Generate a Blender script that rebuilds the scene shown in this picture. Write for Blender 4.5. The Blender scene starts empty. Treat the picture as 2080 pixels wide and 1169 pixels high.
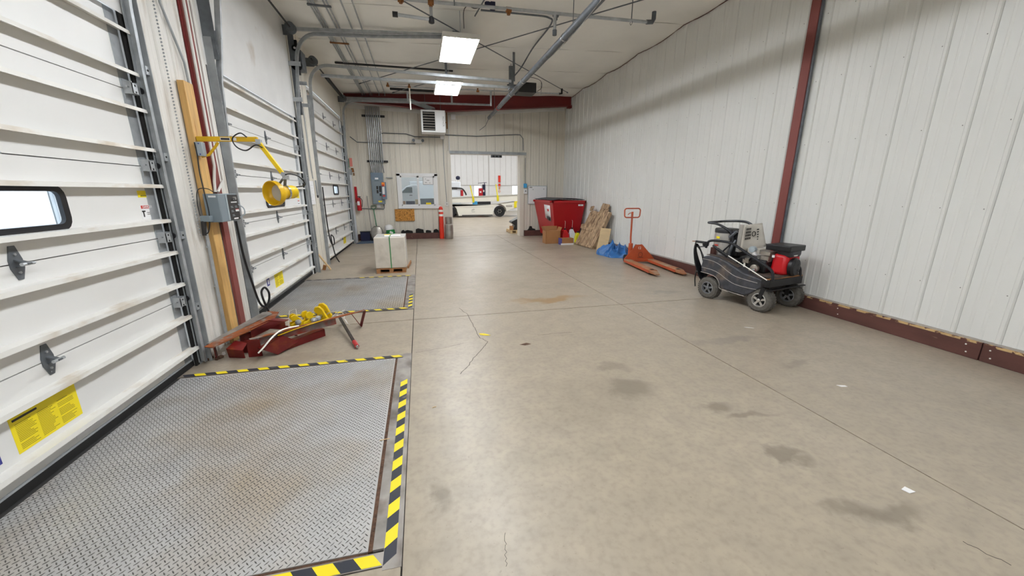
import bpy, bmesh, math, random
from mathutils import Vector, Matrix, Euler
random.seed(7)
PI = math.pi
C = bpy.context.scene.collection
sc = bpy.context.scene

# ---------------------------------------------------------------- camera
cam_d = bpy.data.cameras.new('camera'); cam = bpy.data.objects.new('camera', cam_d); C.objects.link(cam)
cam.location = (0, 0, 1.5)
cam.rotation_euler = (math.radians(90 - 14.267), 0, math.radians(-13.378))
cam_d.sensor_width = 36; cam_d.lens = 36 * 766 / 2080; cam_d.clip_start = .05; cam_d.clip_end = 200
sc.camera = cam
# ---------------------------------------------------------------- world and exposure
w = bpy.data.worlds.new('sky'); sc.world = w; w.use_nodes = True
w.node_tree.nodes['Background'].inputs[0].default_value = (.86, .92, 1, 1)
w.node_tree.nodes['Background'].inputs[1].default_value = 2.2
sc.view_settings.view_transform = 'Standard'; sc.view_settings.look = 'None'
sc.view_settings.gamma = 1; sc.view_settings.use_curve_mapping = False
sc.view_settings.exposure = 0.68
TUBE_POWER = 40.0        # emission of the fluorescent tubes
HALL_POWER = 20.0         # unseen glowing panels added to light the hall beyond

# ---------------------------------------------------------------- materials
def lin(c):
    if isinstance(c, str):
        c = [int(c[i:i+2], 16) / 255 for i in (0, 2, 4)]
    return tuple((x / 12.92 if x <= .04045 else ((x + .055) / 1.055) ** 2.4) for x in c) + (1,)
def mat(name, col, rough=.5, metal=0, var=0, vs=3, col2=None, cs=4, thr=.55, soft=.08, bump=0, bs=40, coord='pos',
        scale=(1, 1, 1), emit=0, spec=.5, det=4, alpha=1):
    m = bpy.data.materials.new(name); m.use_nodes = True; n = m.node_tree; N = n.nodes; L = n.links
    b = N['Principled BSDF']; b.inputs['Base Color'].default_value = lin(col); b.inputs['Roughness'].default_value = rough
    b.inputs['Metallic'].default_value = metal; b.inputs['Specular IOR Level'].default_value = spec
    if emit:
        b.inputs['Emission Color'].default_value = lin(col); b.inputs['Emission Strength'].default_value = emit
    if var or col2 or bump:
        if coord == 'pos': src = N.new('ShaderNodeNewGeometry').outputs['Position']
        else: src = N.new('ShaderNodeTexCoord').outputs['Object']
        mp = N.new('ShaderNodeMapping'); mp.inputs['Scale'].default_value = scale; L.new(src, mp.inputs[0]); v = mp.outputs[0]
        out = None
        if col2:
            t = N.new('ShaderNodeTexNoise'); t.inputs['Scale'].default_value = cs; t.inputs['Detail'].default_value = det; L.new(v, t.inputs[0])
            r = N.new('ShaderNodeMapRange'); r.inputs[1].default_value = thr - soft; r.inputs[2].default_value = thr + soft; L.new(t.outputs[0], r.inputs[0])
            mx = N.new('ShaderNodeMix'); mx.data_type = 'RGBA'; mx.inputs[6].default_value = lin(col); mx.inputs[7].default_value = lin(col2)
            L.new(r.outputs[0], mx.inputs[0]); out = mx.outputs[2]
        if var:
            t = N.new('ShaderNodeTexNoise'); t.inputs['Scale'].default_value = vs; t.inputs['Detail'].default_value = 5; L.new(v, t.inputs[0])
            r = N.new('ShaderNodeMapRange'); r.inputs[1].default_value = .3; r.inputs[2].default_value = .7
            r.inputs[3].default_value = 1 - var; r.inputs[4].default_value = 1 + var * .6; L.new(t.outputs[0], r.inputs[0])
            mx = N.new('ShaderNodeMix'); mx.data_type = 'RGBA'; mx.blend_type = 'MULTIPLY'; mx.inputs[0].default_value = 1
            if out: L.new(out, mx.inputs[6])
            else: mx.inputs[6].default_value = lin(col)
            L.new(r.outputs[0], mx.inputs[7]); out = mx.outputs[2]
        if out: L.new(out, b.inputs['Base Color'])
        if bump:
            t = N.new('ShaderNodeTexNoise'); t.inputs['Scale'].default_value = bs; t.inputs['Detail'].default_value = 3; L.new(v, t.inputs[0])
            bp = N.new('ShaderNodeBump'); bp.inputs['Strength'].default_value = bump; bp.inputs['Distance'].default_value = .01
            L.new(t.outputs[0], bp.inputs['Height']); L.new(bp.outputs[0], b.inputs['Normal'])
    return m

M = {}
def floor_mat(name):
    m = bpy.data.materials.new(name); m.use_nodes = True; n = m.node_tree; N = n.nodes; L = n.links
    b = N['Principled BSDF']; pos = N.new('ShaderNodeNewGeometry').outputs['Position']
    def noise(s, d=4, v=pos, dist=0):
        t = N.new('ShaderNodeTexNoise'); t.inputs['Scale'].default_value = s; t.inputs['Detail'].default_value = d
        t.inputs['Distortion'].default_value = dist; L.new(v, t.inputs[0]); return t
    def rng(o, a, c, d=0., e=1.):
        r = N.new('ShaderNodeMapRange'); r.inputs[1].default_value = a; r.inputs[2].default_value = c
        r.inputs[3].default_value = d; r.inputs[4].default_value = e; L.new(o, r.inputs[0]); return r.outputs[0]
    def mix(f, a, c, bt='MIX'):
        x = N.new('ShaderNodeMix'); x.data_type = 'RGBA'; x.blend_type = bt
        for i, s in ((0, f), (6, a), (7, c)):
            if hasattr(s, 'is_output'): L.new(s, x.inputs[i])
            elif i == 0: x.inputs[0].default_value = s
            else: x.inputs[i].default_value = s
        return x.outputs[2]
    c = mix(rng(noise(.5, 2).outputs[0], .25, .75), lin('a09482'), lin('ada18f'))
    c = mix(rng(noise(7, 10).outputs[0], .3, .75, 0, .6), c, lin('8f8578'))
    c = mix(rng(noise(28, 8).outputs[0], .46, .76, 0, .35), c, lin('7f7569'))
    c = mix(rng(noise(45, 4).outputs[0], .66, .74, 0, .35), c, lin('6c6358'))
    wr = noise(3.5, 5)
    wv = N.new('ShaderNodeVectorMath'); wv.operation = 'MULTIPLY_ADD'; wv.inputs[1].default_value = (.5, .5, 0); L.new(wr.outputs['Color'], wv.inputs[0]); L.new(pos, wv.inputs[2])
    for x, y, rx, ry, k, col in ((1.54, 2.36, .22, .14, .55, '6f6558'), (1.62, 2.75, .14, .08, .4, '6f6558'), (2.0, 2.02, .16, .09, .6, '685e52'), (2.16, 1.86, .16, .05, .5, '685e52'),
                                (1.75, 4.98, .62, .13, .75, '94754a'), (2.0, 1.5, .09, .06, .6, '6a6054'), (1.95, 1.06, .16, .06, .5, '6a6054'), (2.12, 1.0, .22, .07, .55, '6a6054'), (-.02, 1.64, .07, .10, .6, '6f6558'),
                                (1.15, 2.3, .5, .4, .25, '776c5f'), (3.25, 2.5, .2, .06, .4, '6f6558'), (3.1, 3.1, .5, .06, .4, '77706a'), (3.6, 4.9, .3, .08, .4, '6f6a64'), (-1.5, 8.4, .5, .22, .35, '7a6e60'),
                                (3.6, 8.3, .7, .3, .35, '7a6f62'), (3.3, 10, .6, .5, .3, '7a6f62'), (-1.2, 3.62, .4, .1, .3, '7a6a56')):
        sb = N.new('ShaderNodeVectorMath'); sb.operation = 'SUBTRACT'; sb.inputs[1].default_value = (x + .25, y + .25, 0); L.new(wv.outputs[0], sb.inputs[0])
        sm = N.new('ShaderNodeVectorMath'); sm.operation = 'MULTIPLY'; sm.inputs[1].default_value = (1 / rx, 1 / ry, 0); L.new(sb.outputs[0], sm.inputs[0])
        ln = N.new('ShaderNodeVectorMath'); ln.operation = 'LENGTH'; L.new(sm.outputs[0], ln.inputs[0])
        c = mix(rng(ln.outputs['Value'], 1.1, .5, 0, k), c, lin(col))
    L.new(c, b.inputs['Base Color'])
    L.new(rng(noise(2.2, 6).outputs[0], .3, .7, .30, .42), b.inputs['Roughness'])
    bp = N.new('ShaderNodeBump'); bp.inputs['Strength'].default_value = .035; bp.inputs['Distance'].default_value = .01
    L.new(noise(9, 6).outputs[0], bp.inputs['Height']); L.new(bp.outputs[0], b.inputs['Normal'])
    return m
M['floor'] = floor_mat('polished_concrete')
M['joint'] = mat('joint_dark', '2e2a25', .9)
M['wall'] = mat('liner_panel_paint', 'e0e0dc', .34, var=.03, vs=1.2, coord='pos', scale=(1, 1, .25))
M['wall_far'] = mat('liner_panel_paint_warm', 'dfd9cc', .5, var=.05, vs=1.5, scale=(1, 1, .3))
M['wall_dirty'] = mat('liner_panel_dirty', 'dedbd4', .5, col2='bcb0a2', cs=2.0, thr=.66, soft=.12, scale=(1, 5, .8), var=.03, vs=6)
M['hall_wall'] = mat('hall_wall_paint', 'e9e9e8', .5, var=.02)
M['ceiling'] = mat('ceiling_fabric', 'f3f1eb', .6, var=.06, vs=1.1, bump=.3, bs=6)
M['fabric'] = mat('white_quilted_facing', 'e2e1df', .55, var=.05, vs=3, bump=.35, bs=14, col2='b9aa98', cs=1.7, thr=.74, soft=.08)
M['door'] = mat('door_enamel', 'e4e3e0', .38, var=.025, vs=2)
M['strut'] = mat('strut_enamel', 'e2e0da', .42, col2='c6b9a6', cs=7, thr=.62, soft=.09, scale=(1, .5, 1))
M['galv'] = mat('galvanised_steel', 'b6babd', .42, .5, var=.2, vs=12)
M['galv_dull'] = mat('galvanised_dull', 'a3a7a9', .6, .25, var=.2, vs=8)
M['galv_d'] = mat('galvanised_dark', '6b7075', .5, .45, var=.25, vs=10)
M['steel'] = mat('bright_steel', 'b9bbbd', .25, .9, var=.1, vs=20)
M['black'] = mat('black_paint', '17171a', .45, var=.2)
M['rubber'] = mat('rubber', '141312', .8, var=.3, vs=20)
M['dark'] = mat('shadow_gap', '0c0b0a', .9)
M['red_beam'] = mat('primer_red_beam', '6d1413', .5, var=.15, vs=2)
M['red_col'] = mat('primer_red_column', '84453f', .55, var=.1, vs=3, scale=(1, 1, .3))
M['brown'] = mat('brown_painted_board', '5e3a33', .6, var=.3, vs=6, col2='8a6a58', cs=11, thr=.7, soft=.03, scale=(1, .35, 1.2))
M['chip'] = mat('bare_chipped_wood', 'c9a876', .7, var=.2, vs=14, col2='5e3a33', cs=13, thr=.53, soft=.02)
M['bare'] = mat('flashing_edge', 'a9a39c', .5, var=.15, vs=8)
M['pine'] = mat('pine_board', 'd2a765', .55, var=.2, vs=3, coord='obj', scale=(8, 8, .7), col2='ba8038', cs=4, thr=.66, soft=.05)
M['pine_side'] = mat('pine_board_side', 'bd7f30', .55, var=.25, vs=3, scale=(8, 8, .6))
M['conduit'] = mat('conduit_steel', 'a8abad', .35, .7, var=.1)
M['white'] = mat('white_plastic', 'ececec', .4)
M['offwhite'] = mat('offwhite_paint', 'dedcd6', .45, var=.05)
M['yellow'] = mat('safety_yellow', 'ecc60b', .4, var=.08, vs=6)
M['yellow_l'] = mat('label_yellow', 'f2dc1e', .5)
M['yellow_t'] = mat('tape_yellow', 'efd81b', .5, col2='8d8160', cs=14, thr=.7, soft=.04)
M['black_t'] = mat('tape_black', '2b2e38', .5, col2='6b6660', cs=14, thr=.66, soft=.05)
M['orange'] = mat('lamp_orange_yellow', 'dcae0e', .4, var=.1, vs=6)
M['plate'] = mat('tread_plate', 'bebdbb', .4, .25, var=.12, vs=2.5, col2='ab9a80', cs=1.3, thr=.6, soft=.14)
M['lug'] = mat('tread_lugs', '6f6c68', .42, .35, var=.35, vs=5)
M['worn'] = mat('worn_frame_steel', '98928c', .5, .35, var=.35, vs=6, col2='6a5f57', cs=5, thr=.6, soft=.1)
M['rustgap'] = mat('rusty_debris', '5b4130', .9, var=.5, vs=40, bump=.8, bs=60)
M['rust'] = mat('rust_edge', '8e4a1e', .75, var=.35, vs=14, col2='8a8178', cs=8, thr=.62, soft=.06)
M['redsteel'] = mat('red_painted_steel', '690f0d', .45, var=.25, vs=5, col2='823a18', cs=6, thr=.66, soft=.07)
M['redsteel_g'] = mat('red_steel_worn', '86301d', .55, var=.35, vs=8, col2='77706c', cs=5, thr=.52, soft=.08)
M['pry'] = mat('pry_bar_steel', '4b4540', .45, .5, var=.3, vs=20)
M['redgrip'] = mat('red_grip', 'b5292a', .4)
M['grey_box'] = mat('grey_enamel_box', '7f8b92', .4, var=.05)
M['grey_l'] = mat('light_grey_enamel', 'a3adb3', .4)
M['blue_box'] = mat('bluish_grey_panel', '70808f', .45, var=.06)
M['paper'] = mat('paper', 'ebeaea', .6)
M['label_grey'] = mat('label_print', '8c8a86', .6)
M['label_dark'] = mat('label_print_dark', '2d2a28', .6)
M['label_red'] = mat('label_red', 'c43a30', .5)
M['label_orange'] = mat('label_orange', 'f08a1a', .5)
M['label_blue'] = mat('label_blue', '34388c', .5)
M['ink_y'] = mat('print_on_yellow', '8a7d10', .6)
M['carton_w'] = mat('white_carton', 'd8d0c4', .6, var=.08, vs=5, col2='b5aa9b', cs=3, thr=.66, soft=.1)
M['wrap'] = mat('stretch_wrap', 'e6e2dc', .2, var=.08, vs=8)
M['strapg'] = mat('green_strap', '3c8c50', .4)
M['wood'] = mat('pallet_wood', 'a8764a', .7, var=.3, vs=5, scale=(2, 2, 8))
M['wood_grey'] = mat('weathered_crate_wood', 'b89c7c', .75, var=.4, vs=6, scale=(4, 4, 1), col2='80644c', cs=3.5, thr=.56, soft=.08)
M['ply'] = mat('plywood', 'd9bd90', .6, var=.12, vs=3, scale=(1, 1, 4), col2='c4a06c', cs=3, thr=.62, soft=.08)
M['card'] = mat('cardboard', 'a9774a', .7, var=.08, vs=4)
M['card_in'] = mat('cardboard_inside', '8f6135', .75, var=.08)
M['tarp'] = mat('blue_tarp', '2a69ab', .35, var=.2, vs=7)
M['jack'] = mat('orange_red_paint', 'b8502a', .42, var=.15, vs=6, col2='8a5a3c', cs=7, thr=.72, soft=.05)
M['jack_w'] = mat('worn_fork_tops', 'a8693f', .5, var=.3, vs=8, col2='9c8468', cs=4, thr=.53, soft=.1)
M['bin'] = mat('dumpster_red', 'b1141d', .4, var=.08, vs=3)
M['bin_lid'] = mat('dumpster_lid', '3d3c42', .5, var=.2, vs=6)
M['can_red'] = mat('red_plastic', 'cf1d22', .35)
M['can_white'] = mat('white_can', 'dfe1e6', .35)
M['can_yellow'] = mat('yellow_can', 'e5e01e', .4)
M['purple'] = mat('purple_print', '4b4a8e', .5)
M['pw_black'] = mat('washer_body_plastic', '3c3d43', .55, var=.35, vs=14, col2='6f6154', cs=5, thr=.63, soft=.1, bump=.15, bs=60)
M['pw_dusty'] = mat('washer_dusty_top', '5c5048', .7, var=.4, vs=15)
M['pw_tube'] = mat('washer_frame_tube', '25262b', .35, .2, var=.15)
M['stainless'] = mat('stainless', 'cfccc7', .25, .6, var=.12, vs=9)
M['stainless_d'] = mat('stainless_dirty', 'cfc9bf', .4, .2, var=.15, vs=6)
M['tire'] = mat('dusty_tire', '5e5a54', .8, var=.25, vs=30, bump=.4, bs=90)
M['tire_b'] = mat('black_tire', '1d1d1f', .7, var=.2, vs=10)
M['rim'] = mat('grey_rim', '8b8d90', .35, .5, var=.3, vs=20)
M['engine_red'] = mat('engine_shroud_red', 'c4141d', .35)
M['alu'] = mat('cast_aluminium', 'a29a8f', .4, .5, var=.3, vs=20)
M['hose'] = mat('black_hose', '16171b', .35, var=.1)
M['osb'] = mat('osb_board', 'c48a3d', .7, var=.4, vs=30, col2='8f5c1e', cs=22, thr=.58, soft=.05)
M['cone'] = mat('bollard_orange', 'e0341c', .4)
M['keg'] = mat('keg_steel', 'a9a49c', .35, .6, var=.2, vs=6)
M['green'] = mat('shovel_green', '4c8260', .5, var=.2)
M['bagg'] = mat('green_bag', '16813c', .4, var=.15)
M['navy'] = mat('navy_fabric', '15193a', .7, var=.2)
M['matblue'] = mat('floor_mat_slate', '46566b', .8, var=.1)
M['brass'] = mat('brass_rust', '8d5a2c', .5, .3, var=.3, vs=20)
M['fe_red'] = mat('extinguisher_red', 'bb1622', .3)
M['hivis'] = mat('stripe_white', 'f2efe6', .5)
M['veh'] = mat('vehicle_white', 'e8e5da', .35, var=.02)
M['van'] = mat('van_white', 'e6ebf0', .25)
M['vglass'] = mat('van_window', '51656a', .1, var=.4, vs=3)
M['belt'] = mat('belt_grey', 'aaa79e', .6)
M['yellow_rail'] = mat('rail_yellow', 'e8d81c', .4)
M['cyan'] = mat('cyan_plastic', '3c9fd6', .4)
M['lensm'] = mat('frosted_lens', 'c3beb4', .35)
M['sticker_pk'] = mat('pink_sign', 'e48a80', .5)
M['snow'] = mat('snowy_ground', 'e8ecf2', .8)
M['plastic_strip'] = mat('white_door_leaf', 'd6dce6', .35)
M['tube'] = mat('fluorescent_tube', 'f6faff', .4, emit=TUBE_POWER)
M['hall_fill'] = mat('hall_fill_glow', 'fbfdff', .4, emit=HALL_POWER)
M['reflector'] = mat('lamp_reflector', '2a2b2e', .6, 0)
def glass(name, col='e8eef2', mixf=.12):
    m = bpy.data.materials.new(name); m.use_nodes = True; n = m.node_tree; n.nodes.clear()
    o = n.nodes.new('ShaderNodeOutputMaterial'); t = n.nodes.new('ShaderNodeBsdfTransparent'); g = n.nodes.new('ShaderNodeBsdfGlossy')
    t.inputs[0].default_value = lin(col); g.inputs['Roughness'].default_value = .03
    x = n.nodes.new('ShaderNodeMixShader'); x.inputs[0].default_value = mixf
    n.links.new(t.outputs[0], x.inputs[1]); n.links.new(g.outputs[0], x.inputs[2]); n.links.new(x.outputs[0], o.inputs[0]); return m
M['glass'] = glass('window_glass')

# ---------------------------------------------------------------- mesh helpers
OFF = {}
def V(*a): return Vector(a if len(a) > 1 else a[0])
class G:
    def __init__(s, m=None): s.v = []; s.f = []; s.mi = []; s.mats = []; s.cur = 0; s.X = None; (m and s.m(m))
    def m(s, k):
        if k not in s.mats: s.mats.append(k)
        s.cur = s.mats.index(k); return s
    def add(s, vs, fs):
        b = len(s.v); s.v += [(s.X @ Vector(p)) if s.X else Vector(p) for p in vs]
        for f in fs: s.f.append([b + i for i in f]); s.mi.append(s.cur)
        return s
    def box(s, x0, x1, y0, y1, z0, z1):
        return s.add([(x0, y0, z0), (x1, y0, z0), (x1, y1, z0), (x0, y1, z0), (x0, y0, z1), (x1, y0, z1), (x1, y1, z1), (x0, y1, z1)],
                     [(3, 2, 1, 0), (4, 5, 6, 7), (0, 1, 5, 4), (1, 2, 6, 5), (2, 3, 7, 6), (3, 0, 4, 7)])
    def obox(s, c, size, rot=(0, 0, 0)):
        R = Euler(rot).to_matrix(); c = V(c); hx, hy, hz = [q / 2 for q in size]
        ps = [c + R @ V(a * hx, b * hy, d * hz) for d in (-1, 1) for a, b in ((-1, -1), (1, -1), (1, 1), (-1, 1))]
        return s.add(ps, [(3, 2, 1, 0), (4, 5, 6, 7), (0, 1, 5, 4), (1, 2, 6, 5), (2, 3, 7, 6), (3, 0, 4, 7)])
    def bar(s, p0, p1, w, h, up=(0, 0, 1)):
        p0 = V(p0); p1 = V(p1); d = (p1 - p0).normalized(); r = d.cross(V(up))
        if r.length < 1e-4: r = d.cross(V(1, 0, 0))
        r.normalize(); u = r.cross(d)
        ps = [p + r * a * w / 2 + u * b * h / 2 for p in (p0, p1) for a, b in ((-1, -1), (1, -1), (1, 1), (-1, 1))]
        return s.add(ps, [(3, 2, 1, 0), (4, 5, 6, 7), (0, 1, 5, 4), (1, 2, 6, 5), (2, 3, 7, 6), (3, 0, 4, 7)])
    def extr(s, poly, vec):
        n = len(poly); vec = V(vec); ps = [V(p) for p in poly] + [V(p) + vec for p in poly]
        return s.add(ps, [tuple(range(n))[::-1], tuple(range(n, 2 * n))] + [(i, (i + 1) % n, n + (i + 1) % n, n + i) for i in range(n)])
    def tube(s, pts, r, n=8, closed=False, caps=True):
        P = [V(p) for p in pts]; k = len(P); rs = r if isinstance(r, (list, tuple)) else [r] * k
        T = []
        for i in range(k):
            a = P[(i - 1) % k] if (closed or i) else P[0]; b = P[(i + 1) % k] if (closed or i < k - 1) else P[-1]
            T.append((b - a).normalized())
        u = T[0].cross(V(0, 0, 1)); u = u if u.length > 1e-3 else T[0].cross(V(1, 0, 0)); u.normalize()
        vs = []
        for i in range(k):
            u = u - T[i] * u.dot(T[i]); u.normalize(); w_ = T[i].cross(u)
            vs += [P[i] + (u * math.cos(2 * PI * j / n) + w_ * math.sin(2 * PI * j / n)) * rs[i] for j in range(n)]
        fs = []
        for i in range(k if closed else k - 1):
            a = i * n; b = ((i + 1) % k) * n
            fs += [(a + j, a + (j + 1) % n, b + (j + 1) % n, b + j) for j in range(n)]
        if caps and not closed: fs += [tuple(range(n))[::-1], tuple(range((k - 1) * n, k * n))]
        return s.add(vs, fs)
    def cyl(s, p0, p1, r0, r1=None, n=16): return s.tube([p0, p1], [r0, r0 if r1 is None else r1], n)
    def lathe(s, prof, c, ax=(0, 0, 1), n=20):
        c = V(c); a = V(ax).normalized(); u = a.cross(V(0, 0, 1)); u = u if u.length > 1e-3 else V(1, 0, 0); u.normalize(); w_ = a.cross(u)
        vs = []
        for r, z in prof: vs += [c + a * z + (u * math.cos(2 * PI * j / n) + w_ * math.sin(2 * PI * j / n)) * max(r, 1e-4) for j in range(n)]
        fs = []
        for i in range(len(prof) - 1): fs += [(i * n + j, i * n + (j + 1) % n, (i + 1) * n + (j + 1) % n, (i + 1) * n + j) for j in range(n)]
        fs += [tuple(range(n))[::-1], tuple(range((len(prof) - 1) * n, len(prof) * n))]
        return s.add(vs, fs)
    def sheet(s, fn, nu, nv, t=0):
        vs = [fn(i / nu, j / nv) for j in range(nv + 1) for i in range(nu + 1)]
        return s.add(vs, [(j * (nu + 1) + i, j * (nu + 1) + i + 1, (j + 1) * (nu + 1) + i + 1, (j + 1) * (nu + 1) + i) for j in range(nv) for i in range(nu)])
    def build(s, name, parent=None, bevel=0, flat=False, normals=True, ang=35, stuff=False, solid=0):
        me = bpy.data.meshes.new(name); o_ = OFF.get(parent.name, Vector((0, 0, 0))) if parent else Vector((0, 0, 0))
        me.from_pydata([tuple(p - o_) for p in s.v], [], s.f)
        for k in s.mats: me.materials.append(M[k])
        me.polygons.foreach_set('material_index', s.mi)
        if normals:
            bm = bmesh.new(); bm.from_mesh(me); bmesh.ops.recalc_face_normals(bm, faces=bm.faces); bm.to_mesh(me); bm.free()
        if not flat:
            me.polygons.foreach_set('use_smooth', [True] * len(me.polygons)); me.set_sharp_from_angle(angle=math.radians(ang))
        me.update(); o = bpy.data.objects.new(name, me); C.objects.link(o)
        if parent: o.parent = parent; OFF[o.name] = o_
        if bevel:
            b = o.modifiers.new('b', 'BEVEL'); b.width = bevel; b.segments = 2; b.limit_method = 'ANGLE'
        if solid:
            b = o.modifiers.new('s', 'SOLIDIFY'); b.thickness = solid
        if stuff: o['kind'] = 'stuff'
        return o
def thing(name, label, cat, loc=(0, 0, 0), group=None, local=False, rz=0):
    o = bpy.data.objects.new(name, None); C.objects.link(o); o.location = loc; o.rotation_euler.z = rz; o.empty_display_size = .1
    o['label'] = label; o['category'] = cat
    if group: o['group'] = group
    OFF[o.name] = Vector((0, 0, 0)) if local else Vector(loc); return o
def tag(o, label, cat, group=None):
    o['label'] = label; o['category'] = cat
    if group: o['group'] = group
    return o
def struct(name, loc=(0, 0, 0)):
    o = bpy.data.objects.new(name, None); C.objects.link(o); o.location = loc; o['kind'] = 'structure'; OFF[o.name] = Vector(loc); return o
def copy_tree(o, parent=None):
    c = o.copy(); C.objects.link(c)
    if parent: c.parent = parent
    for ch in [q for q in o.children]: copy_tree(ch, c)
    return c
def text(body, size, mk, parent, loc, rot, name='lettering', ext=.0008, ax='CENTER'):
    cu = bpy.data.curves.new(name, 'FONT'); cu.body = body; cu.size = size; cu.extrude = ext; cu.align_x = ax; cu.align_y = 'CENTER'
    t = bpy.data.objects.new('t', cu); me = bpy.data.meshes.new_from_object(t); bpy.data.objects.remove(t); bpy.data.curves.remove(cu)
    me.materials.clear(); me.materials.append(M[mk]); o = bpy.data.objects.new(name, me); C.objects.link(o)
    o.parent = parent; o.location = V(loc) - OFF.get(parent.name, Vector((0, 0, 0))); o.rotation_euler = rot; return o
def arc(c, r, a0, a1, n, u, v):
    c = V(c); u = V(u); v = V(v)
    return [c + u * r * math.cos(a0 + (a1 - a0) * i / n) + v * r * math.sin(a0 + (a1 - a0) * i / n) for i in range(n + 1)]
def spline(pts, k=6):
    P = [V(p) for p in pts]; P = [P[0] * 2 - P[1]] + P + [P[-1] * 2 - P[-2]]; o = []
    for i in range(1, len(P) - 2):
        a, b, c, d = P[i - 1:i + 3]
        for j in range(k):
            t = j / k; o.append(.5 * ((2 * b) + (c - a) * t + (2 * a - 5 * b + 4 * c - d) * t * t + (3 * b - a - 3 * c + d) * t ** 3))
    o.append(P[-2]); return o
ceil_z = lambda x: 4.20 + (x + 2.0) * .27 / 6.95

# ================================================================ SETTING
XL, XR, YF, YB = -2.0, 4.95, 13.0, -5.0
fl = struct('floor')
g = G('joint'); g.box(-2.3, XR + .2, YB - .2, 13.3, -.2, -.014); g.build('sub_floor', fl)
xs = [-2.12, -.16, 2.61, XR + .15]; ys = [YB - .15, -1.2, 4.50, 9.6, 13.28]
PITS = [(1.32, 3.44), (4.94, 7.12)]
def slab(x0, x1, y0, y1):
    g = G('floor'); g.box(x0 + .004, x1 - .004, y0 + .006, y1 - .006, -.014, 0); g.build('floor_slab', fl)
for i in range(3):
    for j in range(4):
        if i == 0:
            cuts = [ys[j]]
            for a, b in PITS:
                if ys[j] <= a < ys[j + 1]: cuts += [a, b]
            cuts.append(ys[j + 1])
            for k in range(0, len(cuts), 2):
                if cuts[k + 1] - cuts[k] > .02: slab(xs[0], xs[1], cuts[k], cuts[k + 1])
        else: slab(xs[i], xs[i + 1], ys[j], ys[j + 1])
slabh = G('floor'); slabh.box(-14, 16, 13.29, 34, -.014, 0); slabh.build('hall_floor_slab', fl)
def ribbon(pts, wds, name, mk='joint', z=.0012, th=.001):
    g = G(mk); vs = []
    P = [V(p[0], p[1], 0) for p in pts]
    for i, p in enumerate(P):
        d = (P[min(i + 1, len(P) - 1)] - P[max(i - 1, 0)]).normalized(); n_ = V(-d.y, d.x, 0) * (wds[i] if isinstance(wds, list) else wds) / 2
        vs += [(p.x + n_.x, p.y + n_.y, z), (p.x - n_.x, p.y - n_.y, z)]
    g.add(vs, [(2 * i, 2 * i + 1, 2 * i + 3, 2 * i + 2) for i in range(len(P) - 1)]); return g.build(name, fl)
random.seed(3)
def crack(pts, w_):
    P = []
    for a, b in zip(pts[:-1], pts[1:]):
        for k in range(6):
            t = k / 6; P.append((a[0] + (b[0] - a[0]) * t + random.uniform(-.008, .008), a[1] + (b[1] - a[1]) * t + random.uniform(-.008, .008)))
    P.append(pts[-1]); ribbon(P, w_, 'crack', z=.0006)
crack([(.43, 4.85), (.50, 4.55), (.52, 4.1), (.53, 3.75), (.60, 3.6), (.50, 3.42), (.36, 3.15), (.25, 2.95)], .005)
crack([(-.12, 3.5), (.15, 3.55), (.35, 3.62)], .003)
crack([(1.16, 3.66), (1.3, 3.67), (1.55, 3.66)], .004)
crack([(.29, 1.36), (.275, 1.28), (.26, 1.2)], .002)
crack([(2.25, .85), (2.3, .72)], .004)

ce = struct('ceiling')
def cz(u, v):
    x = -2.15 + u * 7.25; y = YB - .15 + v * 18.2; b = abs(math.sin(PI * (y + .6) / 1.52))
    return (x, y, ceil_z(x) + .035 - .045 * b * (1 - .25 * math.sin(x * 5)) - .008 * math.sin(x * 5.2 + y))
g = G('ceiling'); g.sheet(cz, 58, 192); g.build('ceiling_facing', ce, normals=False, ang=60)
g = G('ceiling'); g.box(-2.4, 5.2, YB - .2, 13.2, 4.62, 4.7); g.build('roof_deck', ce)
g = G('offwhite')
for k in range(12):
    y = -.6 + 1.52 * (k - 2)
    if y < 13: g.tube([(-2.0, y, ceil_z(-2) + .03), (4.93, y, ceil_z(4.93) + .03)], .006, 5)
g.build('facing_seam', ce, stuff=True)
g = G('brown'); random.seed(4); g.tube([(XR - .018, YB + .12 * i, ceil_z(XR) + .024 - .045 * abs(math.sin(PI * (YB + .12 * i + .6) / 1.52)) + random.uniform(-.008, .004)) for i in range(150)], .007, 5); g.build('sealant_bead', ce)

def rib_panel(name, par, org, U, N, width, z0, z1, mk, rib=.018, seam=True, off=0):
    """metal liner panel: trapezoid rib at its first edge, fine lap groove, two faint stiffeners"""
    org = V(org); U = V(U); N = V(N); q = width
    prof = [(0, -.006), (.003, -.006), (.004, 0), (.014, rib), (.036, rib), (.046, 0), (q * .4, 0), (q * .4 + .008, .003), (q * .4 + .022, .003), (q * .4 + .03, 0),
            (q * .7, 0), (q * .7 + .008, .003), (q * .7 + .022, .003), (q * .7 + .03, 0), (q, 0), (q, -.02), (0, -.02)]
    if width < .16: prof = [(0, 0), (q, 0), (q, -.02), (0, -.02)]
    g = G(mk); g.extr([org + U * a + N * b + V(0, 0, z0) for a, b in prof], (0, 0, z1 - z0)); 
    if mk == 'wall_far': g.m('label_grey'); g.extr([org + U * a + N * b + V(0, 0, z0) for a, b in ((-.001, .0), (.004, .0), (.004, .0022), (-.001, .0022))], (0, 0, z1 - z0))
    return g.build(name, par, ang=20)
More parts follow.
